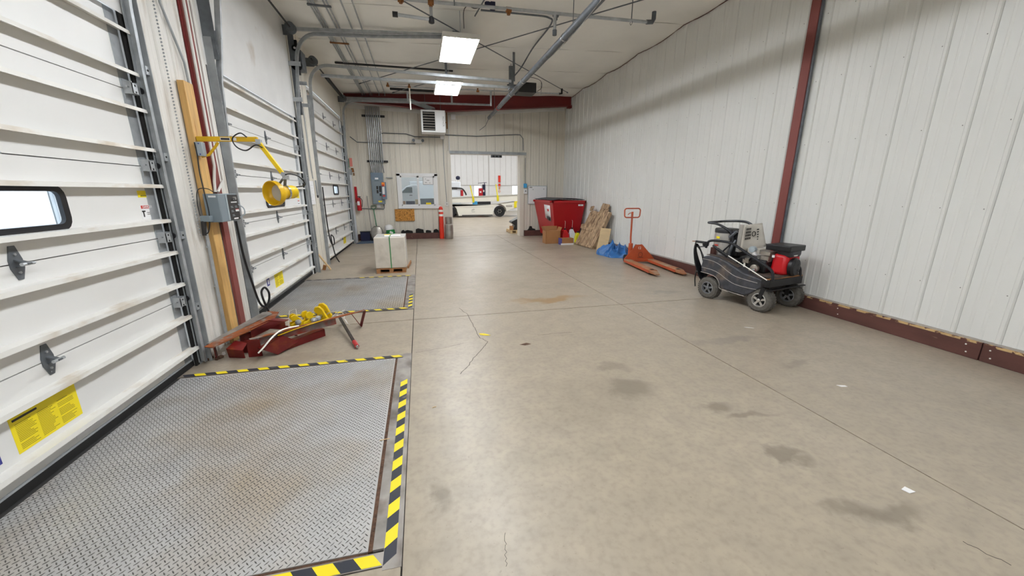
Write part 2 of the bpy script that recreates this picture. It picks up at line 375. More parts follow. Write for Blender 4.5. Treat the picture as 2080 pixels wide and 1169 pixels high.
# right wall
wr_ = struct('wall_right', (XR, 0, 0))
y = 2.03 - .3048 * 24; shared = None
while y < 13.0:
    wd = min(.3048, 13.02 - y)
    if wd > .25 and y > YB - .3:
        if shared is None: shared = rib_panel('wall_panel', wr_, (XR, 0, 0), (0, 1, 0), (-1, 0, 0), .3048, 0, 4.56, 'wall', .011); o = shared
        else: o = shared.copy(); C.objects.link(o)
        o.location = (0, y, 0)
    y += .3048
g = G('hall_wall'); g.box(XR + .03, XR + .15, YB - .2, 13.3, -.1, 4.62); g.build('wall_backing', wr_)
# tiny fasteners on the right wall
g = G('label_grey'); y = 2.03 - .3048 * 10 + .06
while y < 12.9:
    for z in (.62, 1.35, 2.1, 2.85, 3.6): g.cyl((XR - .001, y, z), (XR - .006, y, z), .005, .003, 6)
    y += .3048
g.build('fastener', wr_, stuff=True)
# far wall with door opening and window opening
wf = struct('wall_far', (0, YF, 0)); OX0, OX1, OZ = 1.03, 3.37, 2.70; WX0, WX1, WZ0, WZ1 = -.66, .57, 1.0, 2.06
x = -1.74 - .3048 * 2
def wtop(x): return 3.90 if x < -1.5 else (3.90 - (x + 1.5) * .03 if x < 1.2 else 3.81 + (x - 1.2) * .085)
while x < 4.94:
    x1 = min(x + .3048, 5.0); a = max(x, -2.05); spans = []
    segs = [(a, x1)]
    cuts = sorted({a, x1} | {c for c in (OX0, OX1, WX0, WX1) if a < c < x1})
    for p, q in zip(cuts[:-1], cuts[1:]):
        mid = (p + q) / 2; zz = [(0, wtop(mid) + .12)]
        if OX0 < mid < OX1: zz = [(OZ, wtop(mid) + .12)]
        if WX0 < mid < WX1: zz = [(0, WZ0), (WZ1, wtop(mid) + .12)]
        for z0, z1 in zz:
            if q - p > .03:
                o = rib_panel('wall_panel', wf, (q, YF, 0), (-1, 0, 0), (0, -1, 0), q - p, z0, z1, 'wall_far', .010)
    x += .3048
g = G('hall_wall')
for b in ((-2.3, WX0, 0, 4.6), (WX0, WX1, 0, WZ0), (WX0, WX1, WZ1, 4.6), (WX1, OX0, 0, 4.6), (OX0, OX1, OZ, 4.6), (OX1, 5.2, 0, 4.6)):
    g.box(b[0], b[1], YF + .02, YF + .28, b[2], b[3])
g.build('wall_backing', wf)
g = G('offwhite')      # trim strip following the haunched rafter
for x0, x1 in ((-2.0, 1.2), (1.2, 4.9)):
    za, zb = wtop(x0 + .01) + .02, wtop(x1) + .02
    g.extr([(x0, YF - .03, za), (x1, YF - .03, zb), (x1, YF - .03, zb + .1), (x0, YF - .03, za + .1)], (0, .028, 0))
tr = g.build('trim_1'); tr['kind'] = 'structure'
# opening jambs and header
g = G('wall_far'); g.box(OX0 - .10, OX0 + .012, YF - .035, YF + .3, 0, OZ + .08); g.build('trim_2')['kind'] = 'structure'
g = G('wall_far'); g.box(OX1 - .012, OX1 + .14, YF - .035, YF + .3, 0, OZ + .08); g.build('trim_3')['kind'] = 'structure'
g = G('galv_dull'); g.box(OX0 - .02, OX1 + .2, YF - .075, YF - .036, OZ - .0, OZ + .085); g.build('trim_4')['kind'] = 'structure'
# wide flashing between window and opening
g = G('wall_far'); g.box(.66, .90, YF - .045, YF - .019, .0, wtop(.7)); g.build('trim_5')['kind'] = 'structure'

# curbs (painted boards at the wall foot)
def board(par, b, mk='brown', name='board'):
    g = G(mk); g.box(*b); return g.build(name, par, bevel=.004)
bb = struct('baseboard_right', (XR, 0, 0))
yj = [-4.9, -1.5, 2.12, 5.7, 9.3, 12.7]
for a, b in zip(yj[:-1], yj[1:]):
    o = board(bb, (XR - .045, XR - .019, a + .004, b - .004, 0, .165))
    g = G('chip'); 
    if a < 3: g.box(XR - .047, XR - .019, a + .004, b - .004, .150, .168); g.build('chipped_edge', bb)
g = G('bare'); g.box(XR - .019, XR + .0, -4.9, 12.7, .16, .186); g.build('flashing', bb)
g = G('hivis')
for yy in (2.2, 2.04, 3.35, 5.6, 5.8): 
    for zz in (.05, .12): g.cyl((XR - .045, yy + zz * .2, zz), (XR - .05, yy + zz * .2, zz), .007, .005, 8)
g.build('screw_head', bb, stuff=True)
for nme, x0, x1 in (('baseboard_far', -1.98, .70), ('baseboard_far_right', 3.51, 4.93)):
    b2 = struct(nme, ((x0 + x1) / 2, YF, 0)); g = G('brown'); g.box(x0, x1, YF - .14, YF - .02, 0, .19); g.build('board', b2, bevel=.005)

# red column on the right wall
rc = struct('trim_6', (XR, 4.37, 0)); g = G('red_col')
g.box(XR - .055, XR - .04, 4.30, 4.42, 0.0, 4.5); g.box(XR - .05, XR - .019, 4.350, 4.362, 0, 4.5); g.build('column_flange', rc)
g = G('galv_d'); g.box(XR - .042, XR - .018, 4.275, 4.30, .17, 4.5); g.build('column_edge_trim', rc)
# red rafter
be = struct('trim_7', (1.5, 12.4, 4.2)); g = G('red_beam')
bot = lambda x: 4.02 - (x + 1.95) * .062 if x < .9 else 3.843 + (x - .9) * .085
for x0, x1 in ((-1.93, .9), (.9, 4.9)):
    g.extr([(x0, 12.40, bot(x0)), (x1, 12.40, bot(x1)), (x1, 12.40, ceil_z(x1) + .06), (x0, 12.40, ceil_z(x0) + .06)], (0, .012, 0))
    g.extr([(x0, 12.31, bot(x0) - .012), (x1, 12.31, bot(x1) - .012), (x1, 12.31, bot(x1)), (x0, 12.31, bot(x0))], (0, .19, 0))
g.box(4.78, 4.9, 12.33, 12.48, bot(4.8) - .07, bot(4.8))
g.build('rafter_web_and_flange', be)
# back wall, left wall
wb = struct('wall_back'); g = G('wall'); g.box(-2.3, 5.2, YB - .3, YB - .15, -.1, 4.62); g.build('wall_skin', wb)
wl = struct('wall_left', (XL, 0, 0))
D = {1: (1.24, 3.66, 2.76), 2: (4.93, 7.62, 2.76), 3: (8.74, 12.05, 3.52)}
def lw(y0, y1, z0, z1, mk='wall_dirty', n=None):
    k = n or max(1, round((y1 - y0) / .3048)); s_ = (y1 - y0) / k
    for i in range(k): rib_panel('wall_panel', wl, (XL, y0 + s_ * i, 0), (0, 1, 0), (1, 0, 0), s_, z0, z1, mk, .010)
lw(YB, D[1][0] - .12, 0, 4.3, 'wall'); lw(3.78, 4.19, 0, 4.3, n=2); lw(4.19, 4.78, 0, 4.3, n=3); lw(7.74, 8.62, 0, 4.3, 'wall_far', n=3); lw(12.16, 13, 0, 4.3, 'wall_far')
for k, (a, b, t) in D.items():
    for hinge_ in (0,):
        g = G('fabric' if k < 3 else 'wall_far')
        y0, y1 = a - .16, b + .16
        def fn(u, v, y0=y0, y1=y1, t=t, k=k):
            y = y0 + u * (y1 - y0); z = t - .02 + v * (4.3 - t)
            s_ = math.sin(PI * u) * math.sin(PI * v)
            wr2 = .010 * math.sin(28 * (u * .8 + v * .9)) * math.exp(-((u - .22) / .16) ** 2 - ((v - .4) / .3) ** 2)
            return (XL - .012 + (.05 * s_ + wr2 if k < 3 else 0), y, z)
        g.sheet(fn, 60, 24); g.build('header_facing', wl, normals=False, ang=80)
g = G('hall_wall')
prev = YB - .3
for k, (a, b, t) in D.items():
    g.box(-2.34, XL - .03, prev, a - .02, -.1, 4.62); g.box(-2.34, XL - .03, a - .02, b + .02, t + .03, 4.62); prev = b + .02
g.box(-2.34, XL - .03, prev, 13.3, -.1, 4.62); g.build('wall_backing', wl)
# ================================================================ OVERHEAD DOORS
XD = -2.05
def hinge_mesh(sc_=1.1):
    g = G('galv_d'); s = sc_
    g.extr([(0, -.012 * s, -.075 * s), (0, .012 * s, -.075 * s), (0, .033 * s, -.02 * s), (0, .033 * s, .02 * s), (0, .014 * s, .085 * s), (0, -.014 * s, .085 * s), (0, -.033 * s, .02 * s), (0, -.033 * s, -.02 * s)], (.005, 0, 0))
    g.extr([(0, -.012, .026), (.055 * s, -.012, .004), (.055 * s, .012, .004), (0, .012, .026)], (0, 0, -.008)); g.extr([(0, -.012, -.02), (.055 * s, -.012, -.004), (.055 * s, .012, -.004), (0, .012, -.02)], (0, 0, .006))
    g.m('galv'); g.cyl((.045 * s, -.03 * s, 0), (.045 * s, .03 * s, 0), .009, n=8)
    for z in (-.045, .05): g.cyl((.004, 0, z), (.011, 0, z), .007, n=6)
    return g
def roller_mesh():
    g = G('galv'); g.box(0, .004, -.03, .03, -.07, .07); g.box(.004, .06, -.03, -.026, -.035, .05); g.box(.004, .06, .026, .03, -.035, .05); g.box(.055, .06, -.03, .03, -.03, .04)
    g.m('steel'); g.cyl((.035, -.05, .01), (.035, .11, .01), .006, n=8)
    g.m('black'); g.cyl((.035, .085, .01), (.035, .105, .01), .024, n=14); g.m('dark')
    for z in (-.02, .025): g.cyl((.06, 0, z), (.0605, 0, z), .008, n=8)
    return g
def frame_rr(g, x, y0, y1, z0, z1, r, w_, t):
    """rounded rectangle frame in the plane x=const"""
    def loop(o):
        P = []
        for cy, cz_, a in ((y1 - r, z1 - r, 0), (y0 + r, z1 - r, 90), (y0 + r, z0 + r, 180), (y1 - r, z0 + r, 270)):
            for k in range(5):
                an = math.radians(a + k * 22.5); rr = r + o; P.append((cy + rr * math.cos(an), cz_ + rr * math.sin(an)))
        return P
    A = loop(0); B = loop(w_); n = len(A)
    vs = [(x, p[0], p[1]) for p in A] + [(x, p[0], p[1]) for p in B] + [(x + t, p[0], p[1]) for p in A] + [(x + t, p[0], p[1]) for p in B]
    fs = []
    for i in range(n):
        j = (i + 1) % n; fs += [(2 * n + i, 2 * n + j, 3 * n + j, 3 * n + i), (n + i, n + j, 3 * n + j, 3 * n + i), (i, j, 2 * n + j, 2 * n + i), (i, j, n + j, n + i)]
    g.add(vs, fs)
def overhead_door(k, y0, y1, seams, struts, hinges, win=None, left_h=True):
    d = struct('door_%d' % k, (XD, (y0 + y1) / 2, 0)); hm = rm = None
    for a, b in zip(seams[:-1], seams[1:]):
        g = G('door'); a_ = a + .003; b_ = b - .003
        if win and a < win[2] < b:
            for q in ((y0, win[0], a_, b_), (win[1], y1, a_, b_), (win[0], win[1], a_, win[2]), (win[0], win[1], win[3], b_)): g.box(XD - .045, XD, *q)
        else: g.box(XD - .045, XD, y0, y1, a_, b_)
        s = g.build('door_section', d)
        for e0, e1 in ((y1 - .10, y1 - .002), (y0 + .002, y0 + .10)):
            g = G('galv'); g.box(XD, XD + .003, e0, e1, a_ + .004, b_ - .004); g.build('end_stile', s)
        if win and a < win[2] < b:
            g = G('black'); frame_rr(g, XD - .005, win[0] + .02, win[1] - .02, win[2] + .02, win[3] - .02, .035, .04, .022); g.build('window_frame', s)
            g = G('glass'); g.box(XD - .03, XD - .026, win[0], win[1], win[2], win[3]); g.build('pane', s)
    for z in struts:
        g = G('strut'); yy0, yy1 = y0 - .015, y1 + .02
        g.extr([(XD, yy0, z + .02), (XD + .062, yy0, z + .016), (XD + .066, yy0, z - .010), (XD + .058, yy0, z - .010), (XD + .055, yy0, z + .007), (XD, yy0, z + .011)], (0, yy1 - yy0, 0))
        g.build('strut', d)
    for z in seams[1:-1]:
        for hy in hinges:
            if hm is None: g = hinge_mesh(); hm = g.build('hinge'); hm.parent = d; o = hm
            else: o = hm.copy(); C.objects.link(o)
            o.location = V(XD, hy, z) - OFF[d.name]
        for e, sgn in ((y1 - .055, 1), (y0 + .055, -1)):
            if rm is None: g = roller_mesh(); rm = g.build('roller_bracket'); rm.parent = d; o = rm
            else: o = rm.copy(); C.objects.link(o)
            o.location = V(XD + .003, e, z) - OFF[d.name]; o.scale.y = sgn
    g = G('label_grey'); g.box(XD - .052, XD - .046, y0, win[0] if win else y1, .05, seams[-1] - .01); win and g.box(XD - .052, XD - .046, win[1], y1, .05, seams[-1] - .01)  # backing added behind the sections, stops sky light leaking through the seams
    if win: g.box(XD - .052, XD - .046, win[0], win[1], .05, win[2] - .01); g.box(XD - .052, XD - .046, win[0], win[1], win[3] + .01, seams[-1] - .01)
    g.build('light_leak_backing', d, stuff=True)
    g = G('rubber'); g.box(XD - .04, XD + .012, y0, y1, .006, .055); g.build('bottom_seal', d)
    g = G('galv_dull'); g.box(XD, XD + .010, y0, y1, .052, .066); g.build('bottom_rail', d)
    return d
S1 = [.05, .60, 1.14, 1.69, 2.23, 2.76]
d1 = overhead_door(1, *D[1][:2], S1, [.16, .45, .74, 1.01, 1.27, 1.54, 1.81, 2.09, 2.34, 2.62], (2.46,), (2.24, 2.82, 1.30, 1.525))
d2 = overhead_door(2, *D[2][:2], S1, [.14, .42, .72, 1.0, 1.265, 1.56, 1.83, 2.11, 2.40, 2.67], (6.27, 5.10), (5.94, 6.62, 1.30, 1.45))
d3 = overhead_door(3, *D[3][:2], [.05, .57, 1.22, 1.87, 2.52, 3.16, 3.52], [.10, .37, .70, 1.03, 1.38, 1.70, 2.03, 2.35, 2.70, 3.05, 3.40], (10.08, 11.15, 9.0), (10.3, 10.85, 1.45, 1.655))
# notices on the doors
def sticker(par, y0, y1, z0, z1, mk, x=XD, name='notice', lines=None):
    g = G(mk); g.box(x - .001, x + .0015, y0, y1, z0, z1)
    if lines:
        for mk2, a, b, c, e in lines: g.m(mk2); g.box(x + .0015, x + .0022, y0 + (y1 - y0) * a, y0 + (y1 - y0) * b, z0 + (z1 - z0) * c, z0 + (z1 - z0) * e)
    return g.build(name, par)
def textlines(n, cols, x0=.04, x1=.96, z0=.08, z1=.82, mk='ink_y'):
    L = []; random.seed(n)
    for c in range(cols):
        a = x0 + (x1 - x0) * c / cols + .015; b = x0 + (x1 - x0) * (c + 1) / cols - .015
        for i in range(n):
            z = z0 + (z1 - z0) * i / n
            if random.random() > .12: L.append((mk, a, a + (b - a) * random.uniform(.6, 1), z, z + (z1 - z0) / n * .32))
    return L
sticker(d1, 2.18, 2.56, .21, .405, 'yellow_l', name='warning_sheet', lines=textlines(17, 3) + [('label_dark', .04, .38, .88, .94)])
sticker(d1, 3.47, 3.60, 1.46, 1.51, 'yellow_l', lines=[('ink_y', .2, .8, .15, .35)])
o = sticker(d1, 3.465, 3.60, 1.30, 1.405, 'paper', name='danger_notice', lines=[('label_red', .05, .95, .74, .96), ('label_dark', .12, .22, .15, .6), ('label_dark', .06, .34, .5, .6), ('label_grey', .45, .92, .42, .48), ('label_grey', .45, .85, .3, .36)])
text('DANGER', .026, 'paper', d1, (XD + .003, 3.54, 1.389), (PI / 2, 0, PI / 2), 'danger_lettering')
sticker(d1, 2.48, 2.86, .085, .165, 'paper', name='worn_label', lines=[('label_dark', .1, .3, .5, .62), ('label_dark', .15, .42, .25, .4), ('label_dark', .5, .56, .4, .6), ('label_dark', .62, .66, .55, .68), ('label_dark', .2, .26, .68, .8)])
sticker(d1, 2.02, 2.10, .22, .30, 'label_blue', name='label')
sticker(d2, 5.80, 6.13, .185, .395, 'yellow_l', name='warning_sheet', lines=textlines(10, 2, mk='ink_y'))
sticker(d2, 5.52, 5.61, .275, .375, 'label_blue', lines=[('paper', .3, .75, .2, .8)])
sticker(d2, 7.30, 7.45, 1.40, 1.47, 'yellow_l'); sticker(d2, 7.32, 7.44, 1.27, 1.37, 'paper', lines=[('label_red', .1, .9, .75, .9), ('label_dark', .2, .8, .3, .4)])
sticker(d2, 5.0, 5.14, 1.28, 1.45, 'paper', name='faded_notice', lines=[('sticker_pk', .1, .9, .7, .8), ('sticker_pk', .2, .8, .4, .48), ('label_grey', .1, .5, .05, .1)])
sticker(d3, 10.85, 11.2, .15, .35, 'yellow_l', name='warning_sheet', lines=textlines(7, 2)); sticker(d3, 10.72, 10.8, .27, .35, 'label_blue')
# wall opening jamb angles and vertical tracks
def channel(g, p0, p1, w_=.05, d_=.03, t=.004, open_=(0, -1, 0)):
    p0 = V(p0); p1 = V(p1); o = V(open_).normalized(); a = (p1 - p0).normalized(); s_ = a.cross(o)
    for c, ww, dd in ((o * -d_ / 2, w_, t), (s_ * w_ / 2, t, d_), (s_ * -w_ / 2, t, d_)):
        g.bar(p0 + c, p1 + c, ww, dd, up=o)
TRK = 'galv'
def track(par, pts, w_=.05, d_=.032, side=1, name='track', mk='galv'):
    """swept C-shaped track in a plane y=const; opens towards -side*y"""
    g = G(mk); P = [V(p) for p in pts]; prof = []
    h = w_ / 2; t = .004
    pr = [(-h, 0), (-h, d_), (h, d_), (h, 0), (h - t, 0), (h - t, d_ - t), (-h + t, d_ - t), (-h + t, 0)]
    vs = []; n = len(pr)
    for i, p in enumerate(P):
        d = (P[min(i + 1, len(P) - 1)] - P[max(i - 1, 0)]).normalized(); N_ = V(d.z, 0, -d.x)
        vs += [p + N_ * a + V(0, side * b, 0) for a, b in pr]
    fs = []
    for i in range(len(P) - 1): fs += [(i * n + j, i * n + (j + 1) % n, (i + 1) * n + (j + 1) % n, (i + 1) * n + j) for j in range(n)]
    fs += [tuple(range(n)), tuple(range((len(P) - 1) * n, len(P) * n))]
    g.add(vs, fs); return g.build(name, par)
def door_tracks(label, yl, yr, pts_l, pts_r, top, horiz=True, grp='galvanised tracks of the overhead doors', only=None):
    for side, y, pts in ((-1, yl, pts_l), (1, yr, pts_r)):
        if only and side != only: continue
        t = thing('door_track', label[0 if side < 0 else 1], 'door track', (XL, y, 0), grp)
        track(t, [(x, y - side * .015, z) for x, z in pts], side=side)
        g = G('galv_dull'); yo = y + side * .055
        g.box(XL - .02, XL + .062, min(yo, yo + side * .006), max(yo, yo + side * .006), 0, top); g.box(XL - .012, XL - .006, min(y, yo), max(y, yo), 0, top)
        g.box(XL + .0, XL + .062, min(yo - side * .0, yo - side * .0 + side * .02), max(yo, yo + side * .02), 0, .001)
        g.build('jamb_angle', t)
        g = G('rubber'); g.box(XL - .03, XL - .014, min(y - side * .04, yo), max(y - side * .04, yo), 0, min(top, 2.75)); g.build('weather_seal', t)
        z = .5; 
        while z < top - .2:
            g = G('galv'); g.box(XL - .006, XL + .05, min(y + side * .018, yo), max(y + side * .018, yo), z, z + .06); g.m('dark'); g.cyl((XL + .05, y + side * .035, z + .03), (XL + .053, y + side * .035, z + .03), .008, n=8)
            g.build('track_bracket', t); z += .62
        yield t
c1 = [(-1.985, .02), (-1.985, 2.3), (-1.975, 2.8), (-1.93, 3.3), (-1.86, 3.9), (-1.80, 4.15)]
L = list(door_tracks(('galvanised track at the left edge of the nearest overhead door', 'galvanised vertical track between the nearest door and the wooden post'), D[1][0] - .03, D[1][1] + .03, c1, c1, 2.9))
c2l = [(-1.985, .02), (-1.985, 1.9), (-1.95, 2.6), (-1.89, 3.0), (-1.84, 3.4), (-1.78, 3.9)] + [tuple(p) for p in [( -1.72, 4.02), (-1.6, 4.10), (-1.4, 4.13), (.5, 4.16)]]
c2r = [(-1.985, .02), (-1.985, 2.3), (-1.965, 2.7), (-1.93, 3.1), (-1.88, 3.6)] + [(-1.88 + .36 * (1 - math.cos(a)), 3.6 + .46 * math.sin(a)) for a in [PI / 2 * i / 10 for i in range(1, 11)]] + [(-.6, 4.10), (.78, 4.20)]
L2 = list(door_tracks(('galvanised track leaning out beside the white quilted wall panel', 'curved high-lift track running from the second door out under the ceiling'), D[2][0] - .03, D[2][1] + .10, c2l, c2r, 3.0))
for t, yy in zip(L2, (D[2][0] - .03, D[2][1] + .10)):
    s_ = -1 if yy < 6 else 1
    g = G('galv_d'); g.box(XL - .01, XL + .10, yy + s_ * .05, yy + s_ * .056, 2.8, 4.16); g.build('header_angle', t)
    for z, x in ((3.0, -1.86), (3.55, -1.82)):
        g = G('galv'); g.box(XL - .01, x, yy - .02, yy - .015, z, z + .07); g.build('standoff_bracket', t)
g = G('galv'); g.bar((-2.0, D[2][1] + .13, 4.11), (.8, D[2][1] + .13, 4.24), .05, .045); g.build('horizontal_angle', L2[1])
g = G('galv_d'); g.box(.74, .84, D[2][1] + .09, D[2][1] + .10, 4.15, 4.30); g.bar((.78, D[2][1] + .1, 4.2), (.83, D[2][1] + .12, 4.3), .07, .01); g.build('hanger_strap', L2[1])
r3 = lambda zt, x1, z1: [(-1.985, .02), (-1.985, 2.4), (-1.95, 3.0), (-1.93, zt - .36)] + [(-1.93 + .36 * (1 - math.cos(a)), zt - .36 + .36 * math.sin(a)) for a in [PI / 2 * i / 10 for i in range(1, 11)]] + [(x1, z1)]
L3 = list(door_tracks(('curved track at the near edge of the third door reaching to the black opener box', 'curved track at the far edge of the third door lit by the far lamp'), D[3][0] - .05, D[3][1] + .05, r3(3.86, 2.05, 3.80), r3(3.95, 2.2, 4.02), 3.3))
g = G('galv'); g.bar((-1.75, D[3][0] + .12, 3.72), (2.05, D[3][0] + .12, 3.72), .05, .05); g.build('horizontal_angle', L3[0])
for xx in (.65, 2.08): g = G('galv_d'); g.box(xx, xx + .05, D[3][0] - .06, D[3][0] - .05, 3.8, ceil_z(xx) + .0); g.build('hanger_strap', L3[0])
g = G('galv_d'); g.box(2.02, 2.10, D[3][0] - .05, D[3][0] + .14, 3.66, 3.71); g.build('end_bracket', L3[0])
for xx in (-.2, 1.05): g = G('galv'); g.box(xx, xx + .05, D[3][1] + .09, D[3][1] + .1, 3.98, ceil_z(xx) + .0); g.build('hanger_strap', L3[1])
# torsion shafts, drums, opener
def shaft(y0, y1, x, z, label, drums, motor=None, rad=.014, spring=None):
    t = thing('torsion_shaft', label, 'door shaft', (XL, (y0 + y1) / 2, z)); g = G('black'); g.cyl((x, y0, z), (x, y1, z), rad, n=10); g.build('shaft', t)
    for y in drums:
        g = G('galv_d'); g.lathe([(.03, -.05), (.075, -.05), (.075, -.035), (.06, -.03), (.055, .03), (.08, .04), (.08, .05), (.03, .05)], (x, y, z), (0, 1, 0), 20)
        g.box(XL - .01, x, y + .06, y + .065, z - .09, z + .06); g.build('cable_drum', t)
    if spring: 
        g = G('black'); P = []
        n = int((spring[1] - spring[0]) / .02)
        g.lathe([(.035 + .006 * (i % 2), spring[0] + (spring[1] - spring[0]) * i / n) for i in range(n + 1)], (x, 0, z), (0, 1, 0), 12); g.build('spring', t)
    return t
shaft(3.0, 7.75, XL + .13, 4.06, 'black torsion shaft over the second door beside the ceiling', (7.55, 5.02))
shaft(8.7, 12.25, XL + .14, 3.96, 'black torsion shaft and spring over the third door', (8.82, 11.9), spring=(9.9, 11.6))
op = thing('door_opener', 'black jackshaft opener with two round sprockets beside the second door header', 'door opener', (XL, 7.86, 3.7))
g = G('black'); g.box(XL, XL + .13, 7.82, 7.87, 3.45, 3.98); g.build('mounting_plate', op, bevel=.004)
g = G('galv_d'); g.box(XL + .02, XL + .17, 7.87, 8.12, 3.55, 3.85); g.build('motor_box', op, bevel=.01)
for z, r in ((3.58, .085), (3.84, .05)):
    g = G('black'); g.lathe([(.02, 0), (r, 0), (r, .02), (.02, .02)], (XL + .1, 7.79, z), (0, -1, 0), 24); o = g.build('sprocket', op)
    g = G('paper'); g.cyl((XL + .1, 7.768, z), (XL + .1, 7.76, z), .018, n=10); g.build('hub', o)
for z in (3.3, 2.95): g = G('galv'); g.box(XL, XL + .2, 7.86, 7.875, z, z + .055); g.build('bracket_bar', op)
g = G('black'); 
for i in range(16): g.obox((XL + .07, 7.86, 3.28 - i * .022), (.02, .02, .014), (0, 0, i % 2))
g.build('hoist_chain', op)
# ================================================================ DOCK LEVELERS
lugm = [None]
def leveler(y0, y1, label, first):
    t = thing('dock_leveler', label, 'dock leveler', (-1.1, (y0 + y1) / 2, -.02), 'dock levelers set in the floor at the doors')
    a, b = y0 + .085, y1 - .065; x0, x1 = -2.02, -.305
    g = G('plate'); g.box(x0, x1, a, b, -.012, -.001); g.build('deck_plate', t)
    g = G('lug'); s = .031; nx = int((x1 - x0) / s); ny = int((b - a) / s)
    lw_, ll, hh = .0034, .0125, .0024
    for j in range(ny):
        for i in range(nx):
            for q, (dx, dy, an) in enumerate(((0, 0, 50), (.5, .5, -45))):
                cx, cy = x0 + (i + .3 + dx) * s, a + (j + .3 + dy) * s; c_, s_ = math.cos(math.radians(an)), math.sin(math.radians(an))
                P = [(cx + c_ * u - s_ * v, cy + s_ * u + c_ * v) for u, v in ((-ll, 0), (0, -lw_), (ll, 0), (0, lw_))]
                T = [(cx + c_ * u - s_ * v, cy + s_ * u + c_ * v) for u, v in ((-ll * .7, 0), (ll * .7, 0))]
                g.add([(p[0], p[1], -.0012) for p in P] + [(T[0][0], T[0][1], hh - .001), (T[1][0], T[1][1], hh - .001)],
                      [(0, 1, 5, 4), (1, 2, 5), (2, 3, 4, 5), (3, 0, 4)])
    g.build('tread_lugs', t, flat=True, stuff=True, normals=False)
    g = G('rustgap'); g.box(-.305, -.285, a, b, -.013, -.006); g.box(x0, x1, a - .018, a, -.013, -.006); g.box(x0, x1, b, b + .016, -.013, -.006); g.build('debris_in_gap', t)
    g = G('worn'); g.box(-.285, -.238, a, b, -.012, .000); g.build('lip_hinge_bar', t)
    g = G('worn'); g.box(-.238, -.160, y0 - .02, y1 + .02, -.013, .0015); g.box(x0, -.238, y0 - .0, a - .018, -.013, .001); g.box(x0, -.238, b + .016, y1, -.013, .001); g.box(-.2385, -.2365, a, b, 0, .003); g.build('curb_angle', t)
    for ya, yb, yes in ((y1 - .048, y1 - .002, 1), (y0 + .005, y0 + .06, 1)):
        x = x0 + .02; k = 0
        near = ya < (y0 + y1) / 2
        while x < -.30:
            g = G('yellow_t' if k % 2 else 'black_t'); w_ = .08; sk = (.04 if near else -.035)
            if first or near or k % 2 == 0 or x > -1.2: g.extr([(x, ya, .0008), (x + w_, ya, .0008), (x + w_ + (sk if not near else -sk), yb, .0008), (x + (sk if not near else -sk), yb, .0008)], (0, 0, .0012)); g.build('hazard_stripe', t)
            x += .08; k += 1
    y = y0 + .0; k = 0; ye = (2.86 if first else y0 + .7)
    while y < ye:
        g = G('yellow_t' if k % 2 else 'black_t'); g.extr([(-.236, y, .0012), (-.184, y + .045, .0012), (-.184, y + .125, .0012), (-.236, y + .08, .0012)], (0, 0, .0012)); g.build('hazard_stripe', t)
        y += .08; k += 1
    return t
leveler(1.32, 3.475, 'tread-plate dock leveler with bold yellow and black tape in front of the nearest door', True)
leveler(4.98, 7.12, 'tread-plate dock leveler with worn yellow tape at the second door', False)

# ================================================================ CEILING FIXTURES
def lamp(y0, label, vis=True):
    z = 3.90; x0, x1 = .51, 1.09; y1 = y0 + 1.22
    t = thing('ceiling_lamp', label, 'ceiling lamp', ((x0 + x1) / 2, (y0 + y1) / 2, z), 'six-tube lamps hung under the ceiling')
    g = G('offwhite'); g.box(x0 - .012, x1 + .012, y0 - .03, y1 + .03, z + .05, z + .066)
    g.box(x0 - .012, x0, y0 - .03, y1 + .03, z - .005, z + .05); g.box(x1, x1 + .012, y0 - .03, y1 + .03, z - .005, z + .05)
    g.box(x0, x1, y0 - .03, y0 - .005, z - .005, z + .05); g.box(x0, x1, y1 + .005, y1 + .03, z - .005, z + .05); g.box(.7, .9, y0 + .1, y1 - .1, z + .066, z + .11); g.build('housing', t)
    g = G('reflector'); s_ = (x1 - x0) / 6
    for i in range(7):
        c_ = x0 + i * s_
        if 0 < i < 6: g.extr([(c_ - .018, y0, z + .05), (c_ + .018, y0, z + .05), (c_ + .003, y0, z + .006), (c_ - .003, y0, z + .006)], (0, y1 - y0, 0))
    g.build('reflector', t)
    for i in range(6):
        g = G('tube'); c_ = x0 + (i + .5) * s_; g.cyl((c_, y0 + .01, z + .02), (c_, y1 - .01, z + .02), .019, n=10); g.build('tube', t)
    for yy in (y0 + .15, y1 - .15):
        g = G('galv'); g.cyl((.8, yy, z + .1), (.8, yy, ceil_z(.8) + .03), .006, n=6); g.build('hanger', t)
    return t
lamp(6.87, 'six-tube ceiling lamp, the larger and nearer of the two lit ones in view')
lamp(9.42, 'six-tube ceiling lamp in front of the dark red rafter, farther of the two')
for i, yy in enumerate((4.2, 1.7, -.85, -3.4)):
    lamp(yy, ('six-tube ceiling lamp over the first control joint', 'six-tube ceiling lamp over the nearest dock leveler', 'six-tube ceiling lamp behind the viewer', 'six-tube ceiling lamp near the back wall')[i])
def pipe_thing(name, label, cat, pts, r, mk, fit=(), fmk='brass', grp=None, part='pipe', n=8):
    t = thing(name, label, cat, pts[0], grp); g = G(mk); g.tube(pts, r, n); g.build(part, t)
    return t
t = pipe_thing('sprinkler_pipe', 'grey sprinkler pipe crossing under the ceiling before the near lamp', 'pipe', [(-1.6, 6.12, 4.02), (3.6, 6.06, 4.07), (3.68, 6.06, 4.08)], .024, 'galv')
for x, mk in ((-.1, 'brass'), (.30, 'brass'), (1.40, 'brass'), (2.12, 'galv_d')):
    g = G(mk); g.cyl((x - .04, 6.10, 4.03 + x * .01), (x + .04, 6.10, 4.03 + x * .01), .036, n=12); g.cyl((x, 6.1, 4.03 + x * .01), (x, 6.1, 4.03 - .05), .026, n=10); g.build('coupling', t)
g = G('galv'); g.tube([(.30, 6.12, 4.0), (.30, 6.12, 3.83)], .022, 8); g.build('drop_pipe', t)
